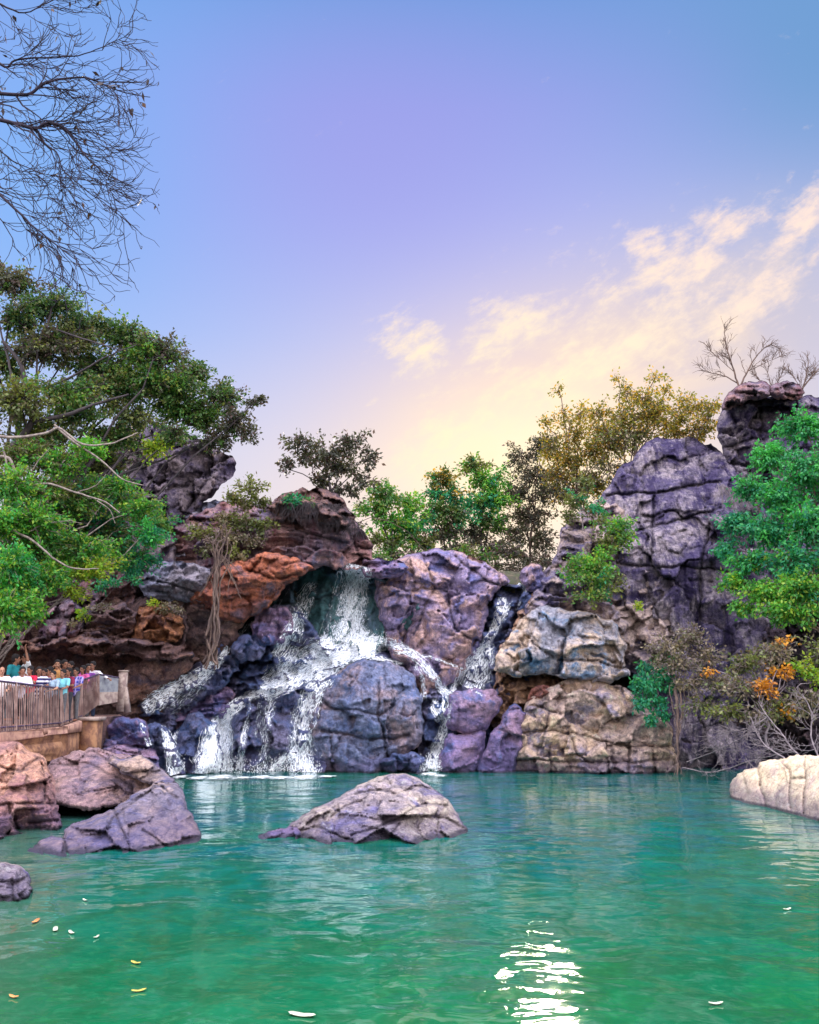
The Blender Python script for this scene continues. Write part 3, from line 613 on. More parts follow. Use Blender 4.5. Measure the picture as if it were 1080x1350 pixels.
# ------------------------------------------------------------------ falling water
def white_water(name, lo, hi, vs=1.0):
    m, g, b, out = newmat(name)
    uv = g.n('ShaderNodeUVMap').outputs[0]; dn = g.n('ShaderNodeAttribute', attribute_name='dens').outputs['Fac']
    ux, uy, _z = g.sep(uv)
    wob = g.m('MULTIPLY', g.m('SUBTRACT', g.noise(uv, 1.0, 2, .5), .5), .22)
    q = g.comb(g.m('MULTIPLY', g.m('ADD', ux, wob), 8), g.m('MULTIPLY', uy, 1.3*vs), 0.0)
    a = g.noise(q, 1.6, 5, .68, .9)
    wn2 = g.scale(g.noise(g.comb(g.m('MULTIPLY', ux, 5), g.m('MULTIPLY', uy, 3), 1.0), 1.0, 3, .6, 0, True), (1.1, 1.1, 0))
    q2 = g.vm('ADD', g.comb(g.m('MULTIPLY', g.m('ADD', ux, wob), 8.5), g.m('MULTIPLY', uy, 3.0*vs), 3.0), wn2)
    q3 = g.vm('ADD', g.comb(g.m('MULTIPLY', g.m('ADD', ux, wob), 17), g.m('MULTIPLY', uy, 5.5*vs), 8.0), wn2)
    lace = g.m('MAXIMUM', g.m('SUBTRACT', 1.0, g.ss(g.vor(q2, 1.0), .02, .20)), g.m('MULTIPLY', g.m('SUBTRACT', 1.0, g.ss(g.vor(q3, 1.0), .02, .20)), .8))
    brk = g.noise(g.comb(g.m('MULTIPLY', ux, 22), g.m('MULTIPLY', uy, 5), 4.0), 1.0, 4, .65)
    f = g.m('ADD', g.m('MULTIPLY', a, .55), g.m('MULTIPLY', g.m('MULTIPLY', lace, g.ss(brk, .30, .56)), .50))
    f = g.m('ADD', f, g.m('MULTIPLY', g.m('SUBTRACT', dn, .75), .80))
    al = g.m('MAXIMUM', g.ss(f, lo, hi), g.m('MULTIPLY', g.ss(dn, .35, 1.0), .26))
    b.inputs['Roughness'].default_value = .45; b.inputs['Specular IOR Level'].default_value = .4
    g.put(b.inputs['Base Color'], g.mix(g.ss(f, lo, hi+.25), (.74, .84, 1.0, 1), (.97, .98, 1, 1)))
    g.put(b.inputs['Normal'], g.bump(f, .35, .06))
    tr = g.n('ShaderNodeBsdfTransparent'); mx = g.n('ShaderNodeMixShader')
    g.put(mx.inputs[0], al); g.nt.links.new(tr.outputs[0], mx.inputs[1]); g.nt.links.new(b.outputs[0], mx.inputs[2])
    g.nt.links.new(mx.outputs[0], out.inputs[0]); return m
WW = white_water('falling_white_water', .36, .66)
def stream(path, off=.07, res=2.6, lay=1, smooth=5):
    """path: [(px, py, width_px, density)] -> V, F, uv, dens laid on the rock"""
    p = np.array(path, float); t = np.concatenate([[0], np.cumsum(np.hypot(*np.diff(p[:, :2], axis=0).T))])
    n = max(4, int(t[-1]/res)); tt = np.linspace(0, t[-1], n)
    q = np.stack([np.interp(tt, t, p[:, k]) for k in range(4)], 1)
    k = np.ones(5)/5; q[:, 2] *= 1.28
    for j in (0, 1, 2):
        e = np.pad(q[:, j], 2, 'edge'); q[:, j] = np.convolve(e, k, 'valid')
    tg = np.gradient(q[:, :2], axis=0); tg /= np.linalg.norm(tg, axis=1)[:, None]+1e-9; nr = np.stack([-tg[:, 1], tg[:, 0]], 1)
    mw = q[:, 2].max(); m_ = max(4, int(mw/res)); s = np.linspace(-1, 1, m_+1)
    wn_ = 1+.25*fbm(np.stack([tt*.06, 0*tt, 0*tt+path[0][0]], 1), 3)
    PX = q[:, 0][:, None]+nr[:, 0][:, None]*s*q[:, 2][:, None]/2*wn_[:, None]; PY = q[:, 1][:, None]+nr[:, 1][:, None]*s*q[:, 2][:, None]/2*wn_[:, None]
    D = np.array([[hit(a, b_, np.nan) for a, b_ in zip(r1, r2)] for r1, r2 in zip(PX, PY)])
    med = np.nanmedian(D); D = np.where(np.isnan(D), med, D)
    for _ in range(smooth):
        E = np.pad(D, 1, 'edge'); D = np.minimum(D+.03, (E[:-2, 1:-1]+E[2:, 1:-1]+E[1:-1, :-2]+E[1:-1, 2:]+E[1:-1, 1:-1])/5)
    u_, v_ = ray(PX, PY)
    D = D-off*lay-.05*np.abs(fbm(np.stack([(u_*D).ravel()*3, (v_*D).ravel()*1.4, 0*D.ravel()+lay*7], 1), 3).reshape(D.shape))
    V = np.stack([u_*D, D, CH+v_*D], -1)
    V[..., 2] = np.maximum(V[..., 2], .012)
    N, K = D.shape; i = np.arange(N-1)[:, None]*K+np.arange(K-1)[None]
    Fq = np.stack([i, i+K, i+K+1, i+1], -1).reshape(-1, 4)
    us = s[None]*q[:, 2][:, None]/2*36/F; vv = np.broadcast_to((tt*36/F)[:, None], us.shape)
    dn = q[:, 3][:, None]*(1-np.abs(s[None])**2.2*.75)*np.ones_like(us)
    dn[:2] *= .8
    # loose threads of water standing off the sheet
    rs = np.random.default_rng(int(path[0][0]*7+path[0][1]+lay)); cnt = int(N*K*.03*np.clip(q[:, 3].mean(), .5, 1)); TH = []
    Vg = V.reshape(N, K, 3)
    for _ in range(cnt):
        a = rs.integers(0, max(1, N-3)); c_ = np.clip(.5+.5*np.tanh(rs.normal()*.75), 0, 1)*(K-1); L_ = rs.integers(3, max(4, min(12, N-a)+1))
        ii = np.arange(a, min(N, a+L_)); 
        if len(ii) < 3: continue
        cc_ = np.clip(c_+np.cumsum(rs.normal(size=len(ii))*.12), 0, K-1); k0 = np.floor(cc_).astype(int); k1 = np.minimum(k0+1, K-1); w_ = (cc_-k0)[:, None]
        pt = Vg[ii, k0]*(1-w_)+Vg[ii, k1]*w_; pt = pt+np.array([0, -rs.uniform(.01, .10), 0]); r_ = rs.uniform(.004, .012)
        TH.append((pt, r_*np.sin(np.linspace(.25, math.pi-.15, len(ii)))))
    V0 = V.reshape(-1, 3); U0 = np.stack([us+path[0][0]*.37, vv+path[0][1]*.11], -1).reshape(-1, 2); D0_ = dn.ravel()
    if TH:
        tv1, tf1 = tubes(TH, 3); tv1[:, 2] = np.maximum(tv1[:, 2], .015); Fq = np.concatenate([Fq, tf1+len(V0)]); V0 = np.concatenate([V0, tv1]); U0 = np.concatenate([U0, np.zeros((len(tv1), 2))]); D0_ = np.concatenate([D0_, np.full(len(tv1), 2.0)])
    return V0, Fq, U0, D0_
def fall(label, streams, group='streams of the waterfall', **k):
    VV, FF, UU, DD, o = [], [], [], [], 0
    for st_ in streams:
        for lay in ((1, 2) if st_[0][2] > 14 else (1,)):
            V, Fq, U_, D_ = stream([(a+(lay-1)*1.5, b_, w_*(1 if lay == 1 else .85), d_*(1 if lay == 1 else .82)) for a, b_, w_, d_ in st_], lay=lay, **k)
            VV.append(V); FF.append(Fq+o); UU.append(U_); DD.append(D_); o += len(V)
    o_ = mesh('waterfall', np.concatenate(VV), np.concatenate(FF), WW, uv=np.concatenate(UU), attr={'dens': np.concatenate(DD)})
    return tag(o_, label, 'waterfall', group)
fall('broad white main waterfall dropping straight over the green-stained ledge',
     [[(474, 744, 34, .9), (471, 757, 34, .95), (468, 775, 38, .85), (465, 800, 42, .8), (462, 825, 44, .82), (460, 848, 48, .95)],
      [(450, 747, 14, .6), (448, 765, 12, .6), (436, 800, 10, .4), (430, 846, 16, .6)]])
fall('thin veil of water falling just left of the main waterfall',
     [[(420, 768, 8, .6), (410, 775, 18, .7), (403, 790, 24, .72), (396, 808, 24, .7), (390, 828, 24, .75), (384, 846, 26, .7)],
      [(392, 812, 8, .7), (382, 832, 10, .8), (372, 850, 18, .85), (362, 868, 14, .6)], [(382, 775, 5, .5), (366, 800, 6, .4)]])
fall('wide fan of white water sweeping down left from the foot of the main fall',
     [[(514, 850, 16, .7), (492, 850, 26, .95), (466, 857, 30, 1.0), (440, 868, 30, .98), (415, 880, 29, .95), (390, 893, 27, .9), (365, 906, 26, .9), (345, 914, 20, .85)],
      [(392, 850, 16, .6), (382, 870, 26, .75), (368, 888, 30, .7), (350, 905, 26, .7)],
      [(350, 912, 12, .9), (332, 916, 15, .9), (314, 928, 16, .95), (300, 942, 18, 1.0), (292, 955, 20, 1.0)],
      [(440, 845, 30, .9), (415, 858, 30, .75), (395, 870, 22, .6)]])
fall('tall white fall plunging into the pool at the left end of the fan',
     [[(294, 945, 22, .9), (290, 960, 34, 1.0), (286, 980, 40, 1.0), (283, 1000, 46, 1.0), (281, 1023, 52, 1.05)]])
fall('thin single strand of water beside the tall plunging fall', [[(330, 925, 6, .6), (326, 950, 8, .6), (322, 965, 9, .8), (319, 990, 10, .85), (316, 1022, 14, .85)]])
fall('lacy broken strand down the blue rock shelf, nearest the single strand',
     [[(362, 912, 12, .75), (356, 930, 16, .65), (350, 955, 18, .68), (350, 980, 14, .6), (345, 1022, 22, .6)],
      [(344, 920, 6, .6), (340, 950, 8, .5), (336, 975, 8, .5)]])
fall('lacy white stream falling beside the large central boulder',
     [[(450, 876, 14, .8), (436, 886, 18, .85), (420, 900, 26, .85), (410, 918, 30, .82), (402, 940, 32, .8), (398, 965, 34, .78), (396, 990, 34, .8), (398, 1023, 40, .8)],
      [(394, 990, 12, .8), (378, 998, 14, .85), (366, 1010, 16, .85), (360, 1023, 20, .8)], [(405, 1000, 10, .7), (414, 1023, 16, .7)]])
fall('far-left cascade tumbling over dark steps below the roots',
     [[(338, 815, 5, .7), (326, 826, 8, .6), (314, 838, 8, .6)], [(303, 852, 8, .98), (293, 866, 11, .98), (280, 879, 14, .95), (264, 890, 17, .92), (246, 900, 20, .9), (228, 910, 25, .84), (208, 922, 27, .8), (188, 936, 20, .74)],
      [(300, 858, 5, .5), (284, 880, 8, .5), (262, 905, 20, .6), (240, 925, 26, .52), (222, 940, 20, .5)]])
fall('short white spout between the dark boulders at the left of the falls',
     [[(212, 955, 8, .7), (219, 965, 12, .85), (223, 980, 15, .95), (228, 1000, 18, .95), (234, 1022, 24, .9)], [(236, 960, 6, .7), (230, 972, 8, .8), (226, 985, 8, .8)],
      [(186, 948, 8, .6), (192, 968, 9, .75), (198, 985, 8, .8)]])
fall('thin threads of water crossing down right above the central boulder',
     [[(505, 846, 16, .8), (528, 855, 15, .7), (548, 866, 12, .7), (562, 880, 12, .75), (576, 898, 11, .8), (590, 918, 12, .85)],
      [(520, 842, 6, .7), (550, 862, 6, .6), (580, 870, 5, .7), (605, 880, 5, .7)], [(545, 875, 8, .6), (558, 895, 7, .7), (560, 925, 10, .5)], [(480, 862, 14, .8), (510, 870, 8, .7), (535, 876, 6, .6)]])
fall('narrow right-hand waterfall zigzagging down the dark blue channel',
     [[(682, 768, 6, .7), (694, 778, 9, .85), (686, 784, 6, .5)], [(663, 786, 12, 1.0), (662, 802, 15, 1.0), (656, 818, 13, .95), (648, 836, 10, .98), (638, 852, 11, .95), (624, 866, 12, .85), (612, 880, 10, .8), (602, 898, 9, .85), (594, 916, 10, .85)],
      [(645, 845, 14, .75), (640, 862, 24, .84), (632, 880, 34, .86), (626, 896, 36, .84), (618, 910, 34, .72)], [(676, 790, 4, .6), (664, 820, 4, .6), (645, 850, 6, .6)], [(690, 785, 3, .6), (680, 805, 3, .5)]])
fall('lower white spout of the right-hand fall reaching the pool',
     [[(592, 912, 10, .8), (586, 930, 12, .8), (588, 950, 12, .85), (584, 966, 12, .9), (576, 985, 18, .9), (570, 1002, 20, .95), (566, 1022, 26, .9)],
      [(574, 918, 5, .7), (573, 935, 14, .85), (582, 952, 14, .85)], [(600, 920, 4, .5), (590, 945, 5, .6)]])
# foam where it lands
rs0 = np.random.default_rng(77)
m, g, b, out = newmat('foam'); pos = g.n('ShaderNodeNewGeometry').outputs['Position']
dn = g.n('ShaderNodeAttribute', attribute_name='dens').outputs['Fac']
f = g.m('ADD', g.m('MULTIPLY', g.noise(g.scale(pos, (1, 1, 1)), 4, 6, .7, .6), .8), g.m('MULTIPLY', g.m('SUBTRACT', dn, .5), .8))
b.inputs['Base Color'].default_value = (.85, .92, .95, 1); b.inputs['Roughness'].default_value = .6
tr = g.n('ShaderNodeBsdfTransparent'); mx = g.n('ShaderNodeMixShader'); g.put(mx.inputs[0], g.ss(f, .60, .86))
g.nt.links.new(tr.outputs[0], mx.inputs[1]); g.nt.links.new(b.outputs[0], mx.inputs[2]); g.nt.links.new(mx.outputs[0], out.inputs[0])
VV, FF, DD, o_ = [], [], [], 0
for (cx_, cy_, w_, dp) in ((236, 1026, 30, .9), (262, 1027, 40, .7), (290, 1026, 52, 1.3), (318, 1027, 40, .6), (345, 1026, 44, .9), (372, 1027, 50, .8), (402, 1026, 46, 1.2), (430, 1025, 34, .5), (566, 1022, 36, .9), (580, 1024, 26, .6)):
    p0 = Pw(cx_, cy_); rx = w_*p0.y/F; n_ = 20
    for k_ in range(5):
        r_ = k_/4
        a_ = np.arange(n_)*2*math.pi/n_; VV.append(np.stack([p0.x+np.cos(a_)*rx*r_, p0.y+np.sin(a_)*dp*2.2*r_, 0*a_+.02+.04*(1-r_)], 1)); DD.append(np.full(n_, 1-r_**1.5*.95))
        if k_: 
            i = o_+(k_-1)*n_+np.arange(n_); j = o_+(k_-1)*n_+(np.arange(n_)+1) % n_; FF.append(np.stack([i, j, j+n_, i+n_], 1))
    o_ += 5*n_
tag(mesh('foam', np.concatenate(VV), np.concatenate(FF), m, attr={'dens': np.concatenate(DD)}), 'white foam on the pool where the falls land', kind='stuff')
DR = []
for (x0, x1, y0, n_, Yd) in ((264, 306, 1018, 420, 32.2), (306, 350, 1020, 160, 32.3), (355, 425, 1018, 380, 32.2), (222, 244, 1016, 160, 31.4), (553, 582, 1016, 200, 32.6), (435, 510, 852, 380, 34.4)):
    for k in range(n_):
        px_ = rs0.uniform(x0, x1); py_ = y0-abs(rs0.normal())*9+rs0.normal()*1.5; d_ = Yd-rs0.uniform(0, .6)
        c_ = np.array(P(px_, py_, d_)); c_[2] = max(c_[2], .03); r_ = rs0.uniform(.003, .010); DR.append((np.stack([c_, c_+np.array([rs0.normal()*.02, 0, rs0.uniform(.02, .06)])]), [r_, r_*.5]))
v_, f_ = tubes(DR, 3); dm = NT(bpy.data.materials.new('x').node_tree) if 0 else None
ms, gs, bs, _ = newmat('spray_drops'); bs.inputs['Base Color'].default_value = (.9, .94, 1, 1); bs.inputs['Roughness'].default_value = .3
tag(mesh('spray', v_, f_, ms), 'fine white spray thrown up where the falls land', kind='stuff')
print('water', round(time.time()-T0, 1))

# ------------------------------------------------------------------ plants
def leaf_mat(name, c1, c2, c3, trans=.35, rough=.5):
    m, g, b, out = newmat(name)
    geo = g.n('ShaderNodeNewGeometry'); rnd = geo.outputs['Random Per Island']
    n1 = g.noise(geo.outputs['Position'], .9, 3, .6)
    c = g.mix(g.ss(g.m('ADD', n1, g.m('MULTIPLY', g.m('SUBTRACT', rnd, .5), .35)), .38, .6), c1, c2)
    c = g.mix(g.m('MULTIPLY', g.m('GREATER_THAN', rnd, .78), .8), c, c3)
    g.put(b.inputs['Base Color'], c); b.inputs['Roughness'].default_value = rough; b.inputs['Specular IOR Level'].default_value = .35
    tl = g.n('ShaderNodeBsdfTranslucent'); g.put(tl.inputs[0], g.mix(1.0, c, (1.7, 1.6, .7, 1), 'MULTIPLY'))
    mx = g.n('ShaderNodeMixShader'); mx.inputs[0].default_value = trans
    g.nt.links.new(b.outputs[0], mx.inputs[1]); g.nt.links.new(tl.outputs[0], mx.inputs[2]); g.nt.links.new(mx.outputs[0], out.inputs[0])
    return m
def bark_mat(name, c1, c2):
    m, g, b, _ = newmat(name); pos = g.n('ShaderNodeNewGeometry').outputs['Position']
    n1 = g.noise(g.scale(pos, (1, 1, .35)), 9, 5, .65)
    g.put(b.inputs['Base Color'], g.mix(g.ss(n1, .38, .62), c1, c2)); b.inputs['Roughness'].default_value = .85
    g.put(b.inputs['Normal'], g.bump(n1, .6, .04)); return m
L = {'deep': leaf_mat('deep_green_leaves', (.03, .08, .028, 1), (.065, .15, .032, 1), (.13, .15, .05, 1)),
     'olive': leaf_mat('olive_leaves', (.09, .12, .045, 1), (.17, .20, .05, 1), (.09, .06, .06, 1), .3),
     'bright': leaf_mat('bright_green_leaves', (.035, .18, .032, 1), (.10, .34, .04, 1), (.28, .38, .05, 1), .35),
     'teal': leaf_mat('blue_green_leaves', (.012, .15, .10, 1), (.03, .26, .12, 1), (.05, .27, .08, 1)),
     'lush': leaf_mat('lush_green_leaves', (.02, .19, .08, 1), (.06, .38, .07, 1), (.04, .28, .08, 1)),
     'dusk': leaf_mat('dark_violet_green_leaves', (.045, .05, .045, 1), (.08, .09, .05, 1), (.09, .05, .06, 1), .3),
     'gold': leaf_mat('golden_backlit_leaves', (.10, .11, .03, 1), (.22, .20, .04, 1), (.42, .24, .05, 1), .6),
     'mid': leaf_mat('mid_green_leaves', (.045, .14, .04, 1), (.10, .24, .045, 1), (.20, .22, .05, 1), .4),
     'dry': leaf_mat('dry_grey_brown_leaves', (.14, .11, .11, 1), (.22, .18, .11, 1), (.11, .13, .07, 1), .2),
     'amber': leaf_mat('orange_leaves', (.45, .20, .02, 1), (.60, .28, .03, 1), (.35, .12, .03, 1), .3),
     'lime': leaf_mat('yellow_green_leaves', (.14, .30, .03, 1), (.26, .36, .03, 1), (.3, .3, .04, 1), .4),
     'pod': leaf_mat('dead_leaves', (.02, .014, .02, 1), (.035, .02, .02, 1), (.10, .045, .02, 1), .1)}
BK = {'dark': bark_mat('dark_bark', (.02, .016, .024, 1), (.05, .038, .045, 1)), 'pale': bark_mat('pale_bark', (.13, .10, .10, 1), (.26, .22, .20, 1)),
      'grey': bark_mat('grey_twigs', (.12, .10, .12, 1), (.24, .20, .22, 1)), 'root': bark_mat('root_bark', (.09, .06, .06, 1), (.18, .12, .10, 1)),
      'warm': bark_mat('brown_bark', (.07, .045, .04, 1), (.14, .09, .07, 1)), 'violet': bark_mat('violet_black_bark', (.008, .005, .02, 1), (.02, .012, .035, 1))}
def leaves(cen, size, rs, droop=.25, asp=.26, out=None):
    n = len(cen); d = rs.normal(size=(n, 3)); d[:, 2] -= droop*1.5
    if out is not None: d += out*.9
    d /= np.linalg.norm(d, axis=1)[:, None]
    nn = rs.normal(size=(n, 3)); nn[:, 2] += .7; s = np.cross(d, nn); s /= np.linalg.norm(s, axis=1)[:, None]+1e-9
    up = np.cross(s, d); ln = (size*rs.uniform(.6, 1.3, n))[:, None]
    a, b = cen, cen+d*ln
    m1 = cen+d*ln*.42+s*ln*asp+up*ln*.06; m2 = cen+d*ln*.42-s*ln*asp+up*ln*.06
    V = np.stack([a, m1, b, m2], 1).reshape(-1, 3); return V, np.arange(4*n).reshape(-1, 4)
SKY_ROW = 'trees on the skyline behind the falls'
def plant(name, label, cat, base, clumps, leaf='deep', bark='dark', size=.13, cov=1.1, tr=.12, group=None, seed=1, twig=.012, extra=(), asp=.26,
          fork=.35, spread=.55, droop=.25, limb=None, flat=.8, own=None, nlimb=True, crownname='crown', trunkname='trunk', ntw=1.0):
    """base: world point; clumps: (px, py, Y, rx px, rz px[, leaf kind])"""
    rs = np.random.default_rng(seed*101+7); global RNG; RNG = rs
    base = Vector(base); root = empty(name, base, label, cat, group); B = np.array(base)
    if group == SKY_ROW: clumps = [(c[0], c[1], c[2], c[3]*1.16, c[4]*1.16)+tuple(c[5:]) for c in clumps]
    cs = [(np.array(P(c[0], c[1], c[2])), c[3]*c[2]/F, c[4]*c[2]/F, c) for c in clumps]
    cm = np.mean([c[0] for c in cs], 0); paths = []; LV = {}
    # stem, forking towards the clumps
    top = B+(cm-B)*.8; stem = wiggle(B, top, 12, .10); 
    if nlimb: paths.append((stem, np.linspace(tr, tr*.35, 12)))
    for (c, rx, rz, raw) in cs:
        if nlimb:
            t = np.clip(fork+.5*rs.random(), 0, .95); k_ = int(t*11); st = stem[k_]
            dist = np.linalg.norm(c-st); lp = wiggle(st, c, 8, .12, (0, 0, .10))
            r0 = min(tr*.32, max(twig*2.0, tr*.10*dist**.5)); paths.append((lp, np.linspace(r0, twig*1.5, 8)))
        area = math.pi*raw[3]*raw[4]; lpx = size*F/raw[2]; nl = max(6, int(cov*area/(lpx*lpx*asp*.30)))
        nt = max(3, int(nl/30*ntw)); dr = rs.normal(size=(nt, 3)); dr /= np.linalg.norm(dr, axis=1)[:, None]
        rr = rs.uniform(.3, 1.0, nt)**.6*(1.05+.55*fbm(dr*1.4+raw[0]*.13, 2))+(rs.random(nt) < .08)*.25; ends = c+dr*rr[:, None]*np.array([rx, min(rx, rz)*flat*1.3+.05, rz]); cen = []; outs = []
        per = max(1, nl//nt+1)
        for e_ in ends:
            st = c+(e_-c)*rs.uniform(-.1, .35); n_ = 5; tp = wiggle(st, e_, n_, .16, (0, 0, .06)); paths.append((tp, np.linspace(twig, twig*.45, n_)))
            t = rs.uniform(.25, 1.08, per); q = st+(e_-st)*t[:, None]; q = q+rs.normal(size=q.shape)*size*spread; cen.append(q); outs.append(np.tile((e_-st)/(np.linalg.norm(e_-st)+1e-6), (per, 1)))
        k_ = raw[5] if len(raw) > 5 else leaf; kinds = [c2[3][5] if len(c2[3]) > 5 else leaf for c2 in cs]
        near = sorted(range(len(cs)), key=lambda q: np.linalg.norm(cs[q][0]-c))[:4]; pick = rs.random(nt)
        for i_ in range(nt):
            kk = k_ if pick[i_] < .62 or k_ in ('amber', 'lime') else kinds[near[int(pick[i_]*997) % len(near)]]
            if kk in ('amber', 'lime') and k_ != kk: kk = k_
            LV.setdefault(kk, []).append((cen[i_], outs[i_]))
    for e_ in extra: paths.append(e_)
    tv_, tf_ = tubes(paths, 5); part(trunkname, tv_, tf_, BK[bark], root)
    VV, FF, MI, o = [], [], [], 0; mats = list(LV)
    for mi, k_ in enumerate(mats):
        cen = np.concatenate([q[0] for q in LV[k_]]); outs = np.concatenate([q[1] for q in LV[k_]])
        V, Fq = leaves(cen, size, rs, droop, asp, outs); VV.append(V); FF.append(Fq+o); MI.append(np.full(len(Fq), mi)); o += len(V)
    ob = part(crownname, np.concatenate(VV), np.concatenate(FF), [L[k_] for k_ in mats], root, smooth=False)
    ob.data.polygons.foreach_set('material_index', np.concatenate(MI).astype(np.int32)); return root
def pxpath(pts, Y, r0, r1, n=None, amp=.03):
    """a limb followed from the photo at distance Y"""
    q = np.array([P(a[0], a[1], (a[2] if len(a) > 2 else Y)) for a in pts]); t = np.linspace(0, 1, len(q)); n = n or len(q)*4
    tt = np.linspace(0, 1, n); p = np.stack([np.interp(tt, t, q[:, k]) for k in range(3)], 1)
    for _ in range(2): p[1:-1] = (p[:-2]+2*p[1:-1]+p[2:])/4
    p = p+np.stack([fbm(np.stack([tt*9+pts[0][0]+k*9, 0*tt, 0*tt+pts[0][1]], 1), 2) for k in range(3)], 1)*amp
    return (p, np.linspace(r0, r1, n))
def G(x_, y_):  # ground height below a point
    d = (tv[:, 0]-x_)**2+(tv[:, 1]-y_)**2; return float(tv[np.argmin(d), 2])
def onrock(px, py, Y=None, sink=.1):
    h_ = hit(px, py, Y or 34); return P(px, py, h_+sink)

# --- left: big leafy tree over the railing
def at(px, Y, z=None):
    p = P(px, 700, Y); return Vector((p.x, Y, G(p.x, Y)-.3 if z is None else z))
plant('leafy_tree', 'large dark green leafy tree reaching over the upper left cliff', 'tree', at(-60, 27),
      [(20, 372, 26, 42, 26, 'dusk'), (66, 404, 26, 48, 28), (115, 428, 27, 52, 26), (168, 442, 27, 46, 26), (215, 462, 27, 42, 24, 'dusk'), (60, 460, 26, 55, 34, 'dusk'), (135, 486, 27, 58, 30),
       (205, 500, 27, 52, 30, 'mid'), (255, 492, 28, 36, 20), (292, 520, 28, 38, 24), (242, 540, 28, 50, 28, 'mid'), (172, 548, 27, 44, 22, 'olive'), (308, 558, 28, 26, 24, 'dusk'),
       (284, 584, 28, 28, 18, 'dusk'), (28, 530, 25, 48, 38, 'olive'), (100, 548, 26, 45, 20), (338, 528, 28, 14, 10, 'dusk'), (328, 572, 28, 13, 14, 'dusk'), (232, 574, 27, 30, 14), (205, 590, 27, 22, 16, 'lime'), (30, 420, 26, 40, 30), (5, 480, 26, 30, 36, 'deep'), (90, 450, 26.5, 60, 30, 'olive'), (160, 510, 27, 60, 34), (90, 520, 26, 60, 30, 'mid'), (230, 515, 27.5, 50, 30), (270, 550, 28, 40, 24), (190, 470, 27, 40, 30, 'mid'), (60, 575, 26, 60, 24, 'olive'), (150, 575, 27, 50, 20, 'deep'), (120, 610, 28, 60, 26, 'olive'), (0, 350, 26, 20, 12, 'dusk')],
      leaf='deep', size=.125, cov=1.35, tr=.2, seed=2, twig=.013, asp=.28, fork=.3,
      extra=[pxpath([(-60, 640), (10, 600), (45, 556), (36, 520), (28, 478), (4, 450)], 25.5, .15, .05), pxpath([(45, 556), (88, 548), (128, 532), (170, 520)], 25.5, .09, .03),
             pxpath([(28, 478), (60, 440), (70, 400), (64, 370)], 25.8, .06, .015), pxpath([(0, 425), (60, 430), (120, 450), (160, 462)], 25.8, .05, .02), pxpath([(36, 520), (90, 500), (140, 470), (180, 455)], 25.8, .05, .015)])
plant('leafy_tree', 'bright green low tree with pale twisting bare branches above the visitors', 'tree', at(-90, 25),
      [(14, 640, 24, 50, 34), (80, 612, 25, 42, 22), (118, 592, 25, 30, 16), (45, 690, 24, 52, 32), (108, 722, 25, 46, 22), (158, 640, 26, 24, 12), (186, 672, 26, 30, 18, 'bright'), (200, 704, 26, 28, 18, 'lush'), (14, 745, 23, 38, 36, 'lush'),
       (8, 806, 22.5, 32, 36), (118, 752, 25, 40, 18, 'lime'), (62, 762, 24, 34, 22), (150, 736, 26, 26, 14), (100, 780, 25, 20, 10, 'lime'), (40, 800, 23, 20, 20), (138, 690, 27, 40, 24, 'teal'), (180, 738, 27, 34, 20, 'teal'), (60, 650, 25, 44, 22, 'olive'), (95, 660, 26, 60, 34, 'mid'), (140, 710, 27, 50, 30, 'deep'), (60, 720, 25, 60, 40, 'mid'), (150, 650, 27, 40, 24, 'mid'), (20, 780, 23.5, 40, 50), (80, 745, 25, 50, 24), (205, 690, 27.5, 26, 24, 'mid'), (30, 600, 25, 50, 26, 'olive'), (4, 690, 23.5, 30, 30, 'bright')],
      leaf='bright', bark='pale', size=.12, cov=1.5, tr=.13, seed=3, twig=.012, fork=.3,
      extra=[pxpath([(-40, 570), (20, 578), (60, 572), (78, 562), (108, 588), (148, 586), (182, 570)], 24.2, .055, .02), pxpath([(-30, 606), (12, 600), (20, 622), (34, 642), (64, 636), (100, 650), (138, 660), (158, 676)], 24.2, .055, .018),
             pxpath([(-10, 680), (14, 698), (45, 713), (74, 740), (100, 751), (130, 750)], 23.6, .045, .016), pxpath([(72, 560), (95, 582), (130, 603), (162, 634), (190, 640)], 24.6, .04, .014),
             pxpath([(5, 595), (14, 632), (30, 645), (48, 610), (66, 590)], 24, .03, .012), pxpath([(100, 650), (128, 640), (140, 625)], 24.4, .02, .008), pxpath([(128, 660), (146, 672), (152, 690)], 24.4, .02, .008), pxpath([(40, 700), (60, 690), (90, 686), (108, 690)], 23.8, .02, .008)])
